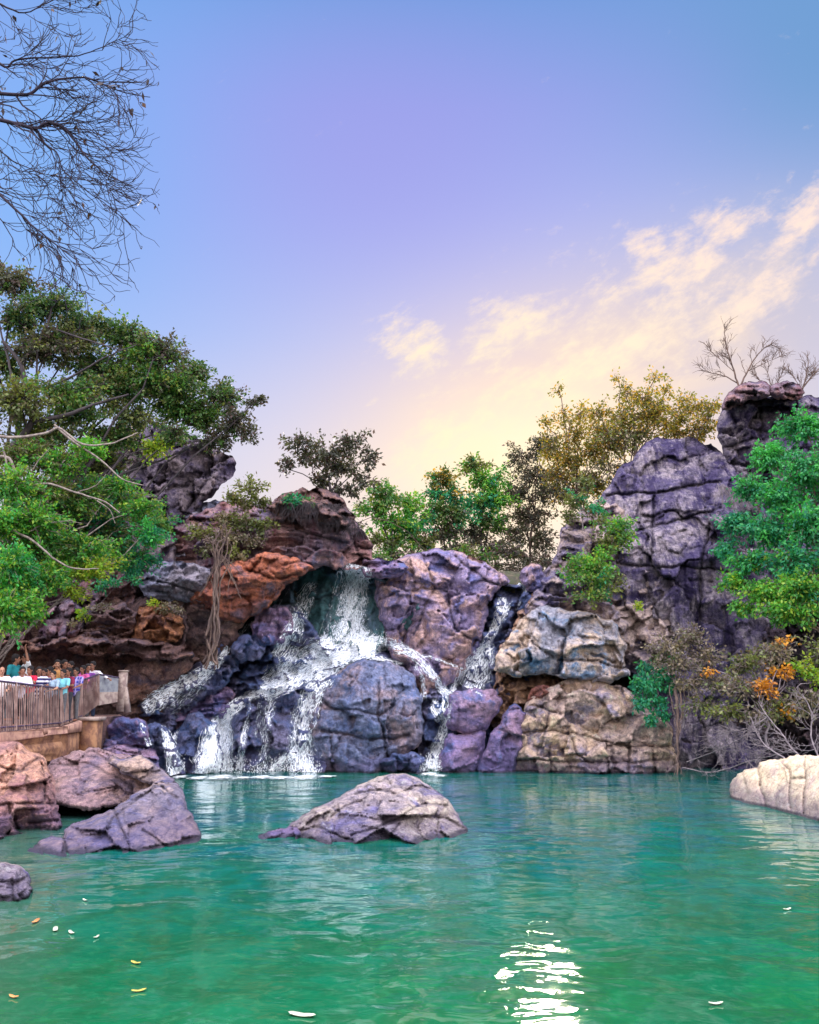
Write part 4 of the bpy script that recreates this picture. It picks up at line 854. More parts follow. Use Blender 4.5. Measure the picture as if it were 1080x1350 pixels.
# --- top left: bare twigs of a nearer tree
def bare(name, label, limbs, Y, levels=3, seed=5, bark='violet', len0=1.6, kids=9, rt=.006, bias=(0, 0, 0), base=None, trunk_r=.2, leafn=0, xmax=None, ang=.9, kr=.45, extra=(), dec=.5, kf=1.0):
    rs = np.random.default_rng(seed); global RNG; RNG = rs
    paths = []; tips = []
    def grow(path, rad, lv):
        n = len(path); L_ = np.linalg.norm(path[-1]-path[0])
        nk = int(kids*(kf**(levels-lv))*(.6+.5*L_/len0)) if lv else 0
        for k in range(nk):
            t = rs.uniform(.12, .98); i = min(n-2, int(t*(n-1))); d = path[i+1]-path[i]; d /= np.linalg.norm(d)+1e-9
            sd_ = rs.normal(size=3); sd_ -= d*(sd_@d); sd_ /= np.linalg.norm(sd_)
            sd_ *= np.array([1, .55, 1]); nd = d+sd_*ang*rs.uniform(.5, 1.2)+np.array(bias)*rs.uniform(0, 1.2); nd /= np.linalg.norm(nd)
            ln = len0*(dec**(levels-lv))*rs.uniform(.4, 1.35)*(1.15-.5*t)
            e_ = path[i]+nd*ln; m_ = 6
            if xmax is not None and 540+F*e_[0]/(e_[1]*CT+(e_[2]-CH)*ST) > xmax-rs.uniform(0, 30)*(e_[2] < 9): continue
            p = wiggle(path[i], e_, m_, .13, tuple(np.array(bias)*.25)); r_ = max(rt, rad[i]*kr)
            paths.append((p, np.linspace(r_, max(rt*.55, r_*.35), m_))); tips.append(p[-1]); grow(p, np.linspace(r_, rt, m_), lv-1)
    for l_, in [(q,) for q in limbs]: paths.append(l_); grow(l_[0], l_[1], levels)
    for e_ in extra: paths.append(e_)
    b0 = Vector(limbs[0][0][0].tolist()) if base is None else Vector(base)
    root = empty(name, b0, label, 'tree')
    v_, f_ = tubes(paths, 4); part('trunk', v_, f_, BK[bark], root)
    if leafn:
        c_ = np.array(tips)[rs.choice(len(tips), leafn)]; v2, f2 = leaves(c_, .13*Y/12, rs, 1.2, .2); v3, f3 = leaves(c_[:leafn//3]+.03, .10*Y/12, rs, 1.2, .3)
        part('dead_leaves', np.concatenate([v2, v3]), np.concatenate([f2, f3+len(v2)]), L['pod'], root, False)
    return root
Yb = 12
tb = at(-330, Yb)
bare('bare_tree', 'leafless dark twigs with a few dead leaves hanging into the upper left sky',
     [pxpath([(-200, 90), (-90, 112), (0, 124), (38, 126), (54, 112), (75, 104), (112, 101), (130, 108), (160, 122), (198, 128)], Yb, .045, .007, amp=.02),
      pxpath([(-200, 130), (-60, 150), (0, 158), (30, 166), (48, 170), (64, 160), (84, 166), (100, 188), (118, 212), (140, 232), (175, 245)], Yb, .045, .007, amp=.02),
      pxpath([(-120, 20), (-30, 60), (8, 92), (20, 78), (60, 76), (105, 74), (140, 60), (170, 45)], Yb, .03, .006, amp=.02),
      pxpath([(-120, 225), (-20, 240), (6, 262), (40, 295), (70, 320), (104, 345)], Yb-.4, .028, .006, amp=.02),
      pxpath([(48, 170), (60, 190), (78, 204), (82, 225), (110, 248), (140, 270), (172, 296)], Yb, .014, .005, amp=.02),
      pxpath([(-100, -40), (-10, 0), (30, 20), (60, 5), (90, -10)], Yb+.5, .025, .006, amp=.02),
      pxpath([(0, 158), (-10, 190), (20, 215), (60, 230), (100, 236)], Yb+.3, .012, .005, amp=.02)],
     Yb, 3, 5, 'violet', 1.0, 8, .0062, (.4, 0, -.25), tb, leafn=70, dec=.74, kf=.52, ang=1.2, xmax=212,
     extra=[pxpath([(-330, 1000), (-320, 700), (-300, 400), (-240, 200), (-120, 20)], Yb, .22, .05, amp=.03), pxpath([(-300, 400), (-250, 240), (-200, 130)], Yb, .09, .045), pxpath([(-250, 240), (-230, 150), (-200, 90)], Yb, .07, .045), pxpath([(-300, 400), (-200, 260), (-120, 225)], Yb, .06, .028), pxpath([(-240, 200), (-170, 20), (-100, -40)], Yb, .06, .025)])
bare('bare_tree', 'small leafless tree standing on the capping rocks at the skyline',
     [pxpath([(975, 512), (968, 490), (960, 465), (955, 442), (956, 430)], 38, .05, .012), pxpath([(975, 512), (985, 490), (998, 468), (1015, 452), (1030, 462)], 38, .045, .01),
      pxpath([(972, 505), (955, 495), (938, 492), (922, 488)], 38, .035, .01), pxpath([(968, 490), (945, 470), (930, 458)], 38, .02, .008), pxpath([(985, 490), (1010, 478), (1028, 470)], 38.2, .02, .008)],
     38, 2, 8, 'warm', 1.0, 6, .010, (0, 0, .3), P(975, 514, 38), ang=.8)
bare('bare_tree', 'leafless twiggy tree behind the rounded capping rock at the right frame edge',
     [pxpath([(1056, 520), (1062, 500), (1066, 478), (1064, 462)], 38.4, .04, .010), pxpath([(1058, 512), (1075, 490), (1090, 478)], 38.4, .04, .01), pxpath([(1056, 515), (1048, 498), (1040, 486)], 38.4, .02, .008)],
     38, 2, 12, 'warm', .9, 6, .010, (0, 0, .3), P(1056, 522, 38.4), ang=.8)
bare('bare_bush', 'thin leafless bush between the two skyline trees', [pxpath([(1018, 515), (1014, 496), (1008, 480)], 38.6, .02, .008), pxpath([(1020, 515), (1028, 498), (1036, 484)], 38.6, .02, .008), pxpath([(1016, 515), (1000, 500), (992, 490)], 38.6, .02, .008)],
     38, 2, 15, 'warm', .6, 6, .008, (0, 0, .3), P(1018, 517, 38.6), ang=.7)
# --- skyline trees behind the falls
SK = 'trees on the skyline behind the falls'
plant('tree', 'small dark violet-green tree standing alone on the left cliff top', 'tree', P(432, 668, 35.6),
      [(397, 585, 35.6, 22, 16), (380, 618, 35.6, 14, 12), (405, 605, 35.6, 20, 14), (432, 598, 35.6, 26, 22), (466, 586, 35.6, 26, 16), (486, 604, 35.6, 12, 18), (456, 618, 35.6, 30, 16), (415, 634, 35.6, 20, 10), (480, 634, 35.6, 16, 9), (450, 645, 35.6, 26, 9)],
      'dusk', 'dark', .19, .85, .10, SK, 21, .013, fork=.1)
plant('tree', 'bright yellow-green small tree just right of the lone cliff-top tree', 'tree', P(520, 760, 43),
      [(508, 652, 43, 24, 18), (492, 674, 43, 22, 16), (515, 690, 43, 26, 14, 'bright'), (505, 715, 43, 24, 12, 'olive')], 'mid', 'dark', .21, 1.2, .09, SK, 22, .014)
plant('tree', 'green bushy tree with a low rounded crown behind the rock dome', 'tree', P(550, 760, 44),
      [(540, 668, 44, 24, 16, 'bright'), (545, 692, 44, 28, 18, 'teal'), (528, 712, 44, 24, 14), (560, 715, 44, 20, 14, 'olive')], 'mid', 'dark', .21, 1.2, .09, SK, 23, .014)
plant('tree', 'dark blue-green tree with a brown-tipped top, left of the tall green tree', 'tree', P(594, 768, 45),
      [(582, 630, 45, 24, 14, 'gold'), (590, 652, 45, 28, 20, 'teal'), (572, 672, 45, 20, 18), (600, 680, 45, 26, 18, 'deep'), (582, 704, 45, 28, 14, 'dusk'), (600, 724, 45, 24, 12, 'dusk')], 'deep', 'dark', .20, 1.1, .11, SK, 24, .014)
plant('tree', 'tall rounded green tree in the middle of the skyline gap', 'tree', P(636, 770, 46),
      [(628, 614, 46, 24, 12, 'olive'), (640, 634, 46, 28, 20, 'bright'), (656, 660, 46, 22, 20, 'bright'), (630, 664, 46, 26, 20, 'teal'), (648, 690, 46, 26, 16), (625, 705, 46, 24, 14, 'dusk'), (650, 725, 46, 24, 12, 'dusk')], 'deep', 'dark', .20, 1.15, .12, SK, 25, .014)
plant('tree', 'thin brown airy tree against the sunset glow left of the right cliff', 'tree', P(698, 772, 47),
      [(690, 602, 47, 24, 18), (716, 585, 47, 20, 20), (705, 628, 47, 34, 20), (684, 650, 47, 24, 20), (722, 652, 47, 26, 22), (700, 680, 47, 34, 20), (680, 705, 47, 26, 18), (715, 712, 47, 24, 20), (696, 738, 47, 32, 14)], 'dusk', 'warm', .18, .6, .10, SK, 26, .016, ntw=1.5)
plant('shrub', 'dark airy undergrowth on the skyline ridge below the trees', 'shrub', P(620, 770, 43), [(498, 735, 42, 18, 14, 'mid'), (470, 690, 40, 10, 8, 'olive'), (575, 735, 43, 22, 12, 'mid'), (612, 728, 43, 24, 14, 'olive'), (640, 735, 43, 24, 12, 'mid'), (520, 730, 43, 22, 16, 'mid'), (552, 735, 43, 26, 14), (600, 742, 43, 30, 12), (650, 750, 43, 34, 12), (690, 752, 43, 30, 12), (720, 740, 43, 16, 18), (670, 725, 43, 24, 18)], 'dusk', 'warm', .17, .6, .05, None, 40, .012, ntw=2.5)
plant('tree', 'golden backlit tree with one tall spindly shoot beside the glow', 'tree', P(770, 700, 44),
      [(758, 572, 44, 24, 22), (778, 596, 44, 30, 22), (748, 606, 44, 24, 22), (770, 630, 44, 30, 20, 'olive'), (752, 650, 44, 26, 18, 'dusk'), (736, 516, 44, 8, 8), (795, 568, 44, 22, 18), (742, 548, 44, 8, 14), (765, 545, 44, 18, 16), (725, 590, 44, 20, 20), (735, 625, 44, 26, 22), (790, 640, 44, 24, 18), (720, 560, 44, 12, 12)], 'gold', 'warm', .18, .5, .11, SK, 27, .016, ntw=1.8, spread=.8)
plant('tree', 'golden-olive tree with the highest leafy tip above the cliff tower', 'tree', P(830, 680, 43),
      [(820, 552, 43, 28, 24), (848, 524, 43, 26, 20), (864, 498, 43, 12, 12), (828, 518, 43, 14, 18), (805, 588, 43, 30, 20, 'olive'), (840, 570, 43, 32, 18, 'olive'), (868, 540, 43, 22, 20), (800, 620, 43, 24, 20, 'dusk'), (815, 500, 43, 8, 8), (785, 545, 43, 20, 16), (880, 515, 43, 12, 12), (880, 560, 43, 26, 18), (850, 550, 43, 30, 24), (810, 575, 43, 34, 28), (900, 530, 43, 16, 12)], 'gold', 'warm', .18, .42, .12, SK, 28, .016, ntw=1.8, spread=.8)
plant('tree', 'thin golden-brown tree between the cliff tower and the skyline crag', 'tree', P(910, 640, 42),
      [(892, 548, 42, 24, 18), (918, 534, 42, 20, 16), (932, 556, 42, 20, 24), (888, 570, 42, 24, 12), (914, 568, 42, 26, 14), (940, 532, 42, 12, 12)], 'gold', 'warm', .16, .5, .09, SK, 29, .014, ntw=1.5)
# --- right: hanging foliage
plant('leafy_tree', 'lush bright green tree hanging over the right-hand cliff', 'tree', at(1190, 31),
      [(1060, 562, 33, 44, 24, 'lush'), (1016, 600, 33, 30, 24), (1062, 620, 32, 42, 32, 'lush'), (988, 644, 33, 26, 20), (1030, 656, 32, 40, 28), (972, 690, 33, 28, 20, 'teal'), (1012, 700, 32, 40, 26, 'teal'), (1066, 690, 31, 40, 34, 'lush'), (956, 722, 33, 18, 16, 'teal'), (990, 740, 32, 34, 18, 'lush'),
       (1050, 740, 31, 42, 24, 'teal'), (966, 766, 32, 20, 14, 'bright'), (1008, 780, 31, 40, 18, 'bright'), (1060, 775, 30.5, 44, 24, 'bright'), (1040, 806, 30.5, 46, 18, 'bright'), (980, 800, 31.5, 18, 12, 'bright'), (1120, 650, 31, 50, 60), (1130, 760, 31, 50, 50), (1115, 580, 32, 40, 40)],
      'lush', 'warm', .16, 1.6, .15, None, 31, .012, droop=.6)
plant('shrub', 'green feathery shrub growing on the upper right cliff shelf', 'shrub', onrock(812, 722, 33.5), [(812, 700, 33.6, 28, 14), (796, 690, 33.8, 16, 10), (826, 690, 33.6, 18, 9, 'bright'), (800, 712, 33.6, 22, 12, 'olive'), (822, 715, 33.6, 20, 10)], 'mid', 'grey', .16, .9, .03, 'shrubs on the right-hand cliff', 32, .008, spread=.7)
plant('shrub', 'large light green shrub above the blue-stained cliff block', 'shrub', onrock(782, 802, 33), [(772, 742, 33.2, 26, 16, 'bright'), (762, 760, 33, 18, 16), (788, 764, 33, 24, 16), (780, 786, 32.9, 26, 13, 'olive'), (800, 780, 33, 14, 12, 'teal'), (786, 745, 33.2, 24, 16), (756, 745, 33.4, 16, 12, 'olive'), (810, 762, 33.3, 20, 12, 'olive'), (795, 728, 33.4, 18, 10, 'bright')], 'mid', 'grey', .16, .95, .03, 'shrubs on the right-hand cliff', 33, .008, spread=.7)
plant('shrub', 'blue-green shrub drooping beside the tan cliff foot', 'shrub', onrock(866, 880, 32.5), [(872, 886, 32, 18, 12), (856, 904, 31.9, 22, 14), (846, 926, 31.8, 16, 12), (866, 926, 31.8, 14, 14), (862, 948, 31.7, 8, 12), (884, 905, 32, 10, 12), (838, 900, 32, 12, 8), (878, 870, 32.2, 22, 10, 'olive'), (850, 880, 32.2, 16, 9), (876, 940, 31.8, 8, 10)], 'teal', 'grey', .15, 1.1, .03, 'shrubs on the right-hand cliff', 34, .008, droop=.8)
plant('shrub', 'tiny bright green tuft on the pale cliff face', 'shrub', onrock(842, 800, 34), [(842, 796, 33.4, 9, 5)], 'lime', 'grey', .12, 1, .01, 'shrubs on the right-hand cliff', 35, .006)
plant('shrub', 'olive shrub on the ridge where the cliff shelf meets the sky', 'shrub', P(768, 700, 35.4), [(762, 660, 35.4, 20, 18), (776, 640, 35.4, 18, 14), (752, 684, 35.4, 14, 12), (785, 668, 35.2, 18, 12, 'teal')], 'olive', 'grey', .17, .9, .04, 'shrubs on the right-hand cliff', 36, .009)
plant('dry_shrub', 'tangled grey-brown dry shrub with bare pale stems below the cliff tower', 'shrub', P(900, 960, 31.4),
      [(880, 852, 31.6, 28, 18), (912, 842, 31.6, 28, 20), (930, 866, 31.5, 30, 16), (896, 876, 31.4, 34, 14), (940, 898, 31.2, 34, 16), (905, 902, 31.3, 20, 14), (930, 930, 31, 26, 12, 'olive')], 'dry', 'grey', .13, .75, .04, None, 37, .010, ntw=2.2)
plant('dry_shrub', 'dry olive shrub with clusters of orange leaves at the right shore', 'shrub', P(1010, 985, 29.5),
      [(985, 872, 30, 30, 18, 'olive'), (1020, 862, 30, 30, 18, 'dry'), (975, 905, 29.8, 30, 18, 'dry'), (1032, 886, 29.6, 16, 10, 'amber'), (1008, 908, 29.5, 22, 10, 'amber'), (1038, 940, 29.4, 13, 7, 'amber'), (935, 884, 30.6, 9, 5, 'amber'), (1020, 935, 29.5, 24, 16, 'olive'), (960, 938, 29.8, 30, 12, 'olive'), (1062, 925, 29.4, 28, 22, 'dry'), (1060, 880, 29.4, 12, 16, 'lime'), (1076, 896, 29.2, 10, 14, 'lime'), (1000, 945, 29.6, 20, 10, 'dry'), (1090, 860, 29.6, 30, 30, 'olive'), (1030, 846, 30, 12, 8, 'amber')],
      'olive', 'grey', .15, .95, .05, None, 38, .011, ntw=1.6)
rs_ = np.random.default_rng(50)
RT = [pxpath([(1060, 1002, 27.5), (1042, 985, 28), (1030, 965, 28.4), (1012, 945, 28.8), (1000, 925, 29.2)], 28, .035, .015), pxpath([(1035, 1000, 27.5), (1010, 985, 28), (998, 968, 28.6), (990, 945, 29.2)], 28, .03, .012),
      pxpath([(900, 1012, 31), (935, 1020, 30), (965, 1012, 29.5), (985, 1004, 29), (1010, 998, 28.5), (1045, 990, 28)], 29, .022, .012), pxpath([(905, 1005, 31), (940, 992, 30), (975, 975, 29), (1000, 955, 29)], 29, .02, .01),
      pxpath([(1080, 1000, 27), (1068, 970, 27.6), (1072, 940, 28), (1058, 915, 28.5)], 28, .03, .012), pxpath([(930, 985, 30.6), (960, 990, 30), (985, 992, 29.4)], 30, .012, .006), pxpath([(1012, 945, 28.8), (990, 960, 29), (960, 965, 29.5), (930, 975, 30)], 29, .016, .008)]
bare('bare_bush', 'pale leafless branches arching down to the water beside the cream boulder', RT, 29, 2, 44, 'grey', .8, 6, .007, (-.3, 0, -.2), P(1042, 1005, 27.8), ang=.9)
# --- plants on the left cliff
plant('shrub', 'round olive shrub on the cliff above the banyan roots', 'shrub', onrock(318, 690, 34.5), [(330, 644, 34, 24, 14), (312, 660, 34, 24, 14), (340, 662, 34, 18, 12), (300, 684, 33.8, 26, 14, 'dry'), (322, 690, 33.8, 26, 14), (296, 706, 33.6, 30, 14, 'dry'), (330, 712, 33.8, 22, 12, 'dry'), (312, 730, 33.5, 20, 10, 'olive'), (268, 700, 33.7, 22, 14, 'olive'), (345, 690, 34, 18, 12, 'olive'), (278, 722, 33.5, 18, 10, 'dry')], 'olive', 'warm', .15, .95, .05, None, 61, .008)
plant('shrub', 'small blue-green shrub at the foot of the lone cliff-top tree', 'shrub', P(390, 672, 34.4), [(388, 660, 34.3, 17, 9), (405, 664, 34.3, 12, 8, 'deep')], 'teal', 'warm', .16, 1.2, .03, None, 62, .008)
plant('shrub', 'pale tuft of weeds above the orange-stained boulder', 'shrub', P(222, 806, 32.2), [(215, 800, 32.1, 16, 6), (232, 804, 32.1, 10, 5), (205, 795, 32.2, 8, 5, 'lime')], 'dry', 'grey', .13, 1.1, .015, None, 63, .006)
plant('shrub', 'yellowish weeds among the brown rocks above the cave', 'shrub', P(105, 826, 32.2), [(108, 812, 32, 12, 8, 'lime'), (98, 822, 32, 9, 5), (130, 800, 32, 14, 7), (140, 770, 32, 20, 9, 'teal'), (175, 765, 32, 16, 8, 'teal')], 'dry', 'grey', .13, .8, .015, None, 64, .006)
def strands(label, specs, name='hanging_grass', mat='warm', kind='plant'):
    paths = []
    for (x0, y0, x1, y1, ln, n_, Y) in specs:
        for k in range(n_):
            t = rs_.random(); px_0, py_0 = x0+(x1-x0)*t, y0+(y1-y0)*t+rs_.normal()*2; a = rs_.normal()*.45
            h_ = hit(px_0, py_0, Y); p0 = np.array(P(px_0, py_0, min(h_, Y)-.02)); l_ = ln*rs_.uniform(.5, 1.2)
            tt = np.linspace(0, 1, 6)[:, None]
            paths.append((p0+np.array([a, -.5, .35])*l_*tt*.6+np.array([a*.4, -.1, -1.3])*l_*tt**2, np.linspace(.012, .004, 6)))
    v_, f_ = tubes(paths, 3); c_ = v_.mean(0); o = mesh(name, v_, f_, BK[mat], loc=(float(c_[0]), float(c_[1]), float(v_[:, 2].max()))); return tag(o, label, kind)
strands('dark dry grass draped over the ledge under the cliff-top tree', [(368, 660, 455, 668, .8, 260, 34.6), (430, 665, 476, 696, .7, 140, 34.6)], mat='dark')
strands('dry grass tuft in the cleft beside the skyline crag', [(946, 640, 985, 655, .8, 120, 35)], mat='grey')
# banyan roots
RP = []
for k in range(11):
    a = rs_.normal(size=6)*np.array([16, 9, 5, 3.5, 5, 6]); y0_ = 690+abs(a[0])*.8
    RP.append(pxpath([(294+a[0], y0_), (291+a[1], 722), (287+a[2], 760), (284+a[3], 800), (281+a[4], 840), (277+a[5], 874+rs_.uniform(-8, 10))], 32.15+rs_.normal()*.15, rs_.uniform(.012, .03), rs_.uniform(.012, .055), amp=.10))
for a_ in ((310, 770, 318, 790), (274, 768, 262, 786), (300, 745, 312, 772), (302, 740, 322, 760), (280, 750, 272, 770), (306, 748, 300, 780)):
    RP.append(pxpath([(289, 730), (a_[0], a_[1]), (a_[2], a_[3])], 32.2, .03, .012, amp=.03))
v_, f_ = tubes(RP, 6); c_ = v_.mean(0)
tag(mesh('banyan_roots', v_, f_, BK['root'], loc=(float(c_[0]), float(c_[1]), float(v_[:, 2].min()))), 'twisted brown banyan roots hanging down the left cliff to the cascade', 'tree roots')
RP = [pxpath([(890+o_*1.4, 905), (896+o_*.6+rs_.normal()*2, 945), (893-o_*.5, 985), (894+o_*.8, 1022)], 31.4, r_, r_*.5, amp=.10) for o_, r_ in ((-6, .02), (0, .06), (5, .03), (10, .016))]
v_, f_ = tubes(RP, 6); c_ = v_.mean(0)
tag(mesh('hanging_roots', v_, f_, BK['root'], loc=(float(c_[0]), float(c_[1]), float(v_[:, 2].min()))), 'slender brown roots running into the water beside the tan cliff block', 'tree roots')
print('plants', round(time.time()-T0, 1))

# ------------------------------------------------------------------ lookout: masonry, railing, visitors
def plain(name, c, rough=.7, c2=None, sc=12, metal=0, bump=.2):
    m, g, b, _ = newmat(name); pos = g.n('ShaderNodeNewGeometry').outputs['Position']; n1 = g.noise(pos, sc, 4, .6)
    g.put(b.inputs['Base Color'], g.mix(g.ss(n1, .4, .62), c, c2 or tuple(q*.7 for q in c[:3])+(1,))); b.inputs['Roughness'].default_value = rough
    b.inputs['Metallic'].default_value = metal; g.put(b.inputs['Normal'], g.bump(n1, bump, .03)); return m
def prism(poly, z0, z1):
    """poly: [(x, y)] -> closed prism with z functions or numbers"""
    n = len(poly); V = [(a, b, z0[i] if hasattr(z0, '__len__') else z0) for i, (a, b) in enumerate(poly)]+[(a, b, z1[i] if hasattr(z1, '__len__') else z1) for i, (a, b) in enumerate(poly)]
    return V, [list(range(n))[::-1], list(range(n, 2*n))]+[[i, (i+1) % n, n+(i+1) % n, n+i] for i in range(n)]
def boxes(items):
    """items: (centre, half sizes, optional 3x3) -> one mesh"""
    V, F_, o = [], [], 0
    for it in items:
        c, h = np.array(it[0]), np.array(it[1]); Rm = it[2] if len(it) > 2 else np.eye(3)
        k = np.array([[sx, sy, sz] for sz in (-1, 1) for sy in (-1, 1) for sx in (-1, 1)])*h
        V.append(k@Rm.T+c); F_.append(np.array([[0, 2, 3, 1], [4, 5, 7, 6], [0, 1, 5, 4], [1, 3, 7, 5], [3, 2, 6, 7], [2, 0, 4, 6]])+o); o += 8
    return np.concatenate(V), np.concatenate(F_)
FP = [(-70, 972, 19.6), (0, 964.5, 21.4), (45, 960.5, 23.0), (80, 957, 24.6), (108, 947, 27.2)]        # foot of the railing, left to right
foot = [P(*q) for q in FP]; FLZ = 1.92
top_px = [(-70, 890), (0, 898), (45, 903.5), (80, 907.5), (108, 903)]
head = [P(a, b, q.y) for (a, b), q in zip(top_px, foot)]
conc = plain('weathered_concrete', S(176, 158, 150), .9, S(138, 118, 116), 5, bump=.6); ochre = plain('ochre_stained_masonry', S(164, 122, 92), .95, S(112, 78, 66), 3.2, bump=1.5)
rail_m = plain('grey_brown_railing_metal', S(150, 124, 118), .6, S(112, 84, 80), 3); rail_d = plain('dark_rail_metal', S(80, 66, 96), .5, S(60, 50, 70), 8)
# paved lookout behind the railing
poly = [(p.x-.05, p.y-.12) for p in foot]+[(-9.95, 30.3), (-11, 33.2), (-24, 33.2), (-24, 19.4)]
V_, F_ = prism(poly, .3, [min(p.z, FLZ+.1)-.02 for p in foot]+[2.1, 2.1, 1.9, 1.9])
tag(mesh('path', V_, F_, M['brown'], smooth=False), 'concrete lookout floor behind the railing', kind='structure')
# masonry retaining wall (own relief rock course) and pillar
wl_ = empty('retaining_wall', P(60, 990, 22.0), 'ochre-stained masonry retaining wall under the railing, with a flat coping', 'wall')
def wallgrid(x0, x1, y0f, y1f, Yf, dx=1.6, seed=3, am=.10):
    xs = np.arange(x0, x1+.1, dx); ts = np.linspace(0, 1, 16); Xp, Tt = np.meshgrid(xs, ts); Yp = y0f(Xp)+(y1f(Xp)-y0f(Xp))*Tt; D = Yf(Xp)
    u_, v_ = ray(Xp, Yp); p3 = np.stack([(u_*D).ravel(), (v_*D).ravel(), 0*D.ravel()+seed], 1)
    h, bd, off = cells(p3[:, :2]*[1.6, 2.8], seed); D = D-(h/255*am+am*.8*fbm(p3*2.5, 4)-am*.6*np.exp(-(bd/.07)**2)).reshape(D.shape)
    V = np.stack([u_*D, D, CH+v_*D], -1); N, K = D.shape; B_ = V[[0, -1]].copy(); B_[..., 1] += .6
    i = np.arange(N-1)[:, None]*K+np.arange(K-1)[None]; Fq = np.stack([i, i+K, i+K+1, i+1], -1).reshape(-1, 4)
    b0 = N*K; j = np.arange(K-1); F2 = np.stack([j, j+1, b0+j+1, b0+j], 1); F3 = np.stack([(N-1)*K+j+1, (N-1)*K+j, b0+K+j, b0+K+j+1], 1); F4 = np.stack([b0+j, b0+j+1, b0+K+j+1, b0+K+j], 1)
    return np.concatenate([V.reshape(-1, 3), B_.reshape(-1, 3)]), np.concatenate([Fq, F2, F3, F4])
fx = [q[0] for q in FP]; fy = [q[1] for q in FP]; fd = [q[2] for q in FP]
Yfoot = lambda x_: np.interp(x_, fx+[125], fd+[27.4])
V_, F_ = wallgrid(-70, 118, lambda x_: np.interp(x_, [-70, 0, 60, 118], [986, 978, 968, 962]), lambda x_: np.interp(x_, [-70, 0, 30, 120], [1010, 1004, 1006, 1003]), lambda x_: Yfoot(x_)-.35, am=.24)
part('wall', V_, F_, ochre, wl_)
V_, F_ = wallgrid(-70, 119, lambda x_: np.interp(x_, fx+[119], [y_+1 for y_ in fy]+[948]), lambda x_: np.interp(x_, [-70, 0, 60, 119], [988, 980, 970, 963]), lambda x_: Yfoot(x_)-.75, seed=5, am=.05)
part('coping', V_, F_, plain('pink_coping', S(186, 146, 128), .95, S(150, 112, 104), 4, bump=1), wl_)
pl = empty('masonry_pillar', P(118, 1000, 26.2), 'short ochre and grey pillar ending the masonry wall by the stream', 'pillar')
p0 = P(116, 975, 26.2); V_, F_ = boxes([((p0.x, p0.y+.25, p0.z-.15), (.22, .3, .72))]); part('shaft', V_, F_, ochre, pl, False)
V_, F_ = boxes([((p0.x, p0.y+.25, p0.z+.60), (.29, .37, .05))]); part('cap', V_, F_, conc, pl, False)
# railing of thin slats
def along(pts, t):
    L_ = np.array([0]+list(np.cumsum([(b-a).length for a, b in zip(pts[:-1], pts[1:])]))); t = t*L_[-1]; k = int(np.clip(np.searchsorted(L_, t)-1, 0, len(pts)-2))
    return k, (t-L_[k])/(L_[k+1]-L_[k])
fe = empty('fence', foot[1], 'long leaning slatted metal railing with the visitors behind it', 'fence')
slats, posts = [], []
N_ = 84
for i in range(N_+1):
    k, f_ = along(foot, i/N_); a = foot[k].lerp(foot[k+1], f_); b_ = head[k].lerp(head[k+1], f_); j = rs_.normal()*.006
    if i % 14 == 0: posts.append((a, b_)); continue
    slats.append((np.array([a+Vector((j, 0, 0)), a.lerp(b_, .5)+Vector((j, 0, 0)), b_+Vector((-j+rs_.normal()*.01, 0, -.02))]), [.015]*3))
v_, f_ = tubes(slats, 4); part('slat_panel', v_, f_, rail_m, fe, False)
for a, b_ in posts:
    v_, f_ = tubes([(np.array([a, b_+Vector((0, 0, .02))]), [.035, .035])], 6); part('post', v_, f_, rail_m, fe)
v_, f_ = tubes([(np.array([tuple(q) for q in head]), [.03]*5)], 6); part('rail', v_, f_, rail_d, fe)
v_, f_ = tubes([(np.array([tuple(a.lerp(b_, .08)) for a, b_ in zip(foot, head)]), [.022]*5)], 6); part('rail', v_, f_, rail_d, fe)
# second, farther railing with sheet-metal panel and concrete gatepost
fe2 = empty('fence', P(128, 930, 28.4), 'short far railing with a grey sheet panel ending at the concrete post', 'fence')
A0, A1, B0, B1 = P(108, 946, 27.4), P(130, 929, 28.6), P(108, 897, 27.4), P(130, 889, 28.6)
sl2 = [(np.array([A0.lerp(A1, t), B0.lerp(B1, t)]), [.016]*2) for t in np.linspace(0, 1, 15)]
v_, f_ = tubes(sl2, 4); part('slat_panel', v_, f_, rail_m, fe2, False)
C0, C1, D0, D1 = P(130, 930, 28.6), P(158, 925, 29.6), P(130, 889, 28.6), P(160, 894, 29.6)
t_ = Vector((0, .06, 0)); q_ = [C0.lerp(D0, .42), C1.lerp(D1, .42), D1, D0]; V_ = [tuple(a) for a in q_]+[tuple(a+t_) for a in q_]
FB = [[0, 1, 2, 3], [7, 6, 5, 4], [0, 4, 5, 1], [1, 5, 6, 2], [2, 6, 7, 3], [3, 7, 4, 0]]
part('sheet_panel', V_, FB, plain('grey_sheet', S(146, 150, 158), .6, S(120, 122, 136), 5), fe2, False)
q_ = [C0, C1, C1.lerp(D1, .42), C0.lerp(D0, .42)]; V_ = [tuple(a-t_*.4) for a in q_]+[tuple(a+t_*2) for a in q_]; part('kerb_wall', V_, FB, conc, fe2, False)
v_, f_ = tubes([(np.array([B0, B1, D1]), [.03]*3)], 6); part('rail', v_, f_, rail_d, fe2)
for a, b_ in ((A1, B1), (A0, B0)): v_, f_ = tubes([(np.array([a, b_]), [.035]*2)], 6); part('post', v_, f_, rail_m, fe2)
gp = empty('gatepost', P(162, 930, 29.6), 'pale concrete post at the far end of the railing above the stream', 'post')
p0 = P(162, 903, 29.6); V_, F_ = boxes([((p0.x, p0.y, p0.z-.22), (.12, .12, .66)), ((p0.x+.16, p0.y, p0.z-.50), (.08, .09, .42), np.array(Matrix.Rotation(-.22, 3, 'Y')))]); part('post', V_, F_, conc, gp, False)
V_, F_ = boxes([((p0.x, p0.y, p0.z+.465), (.145, .145, .025))]); part('cap', V_, F_, conc, gp, False)

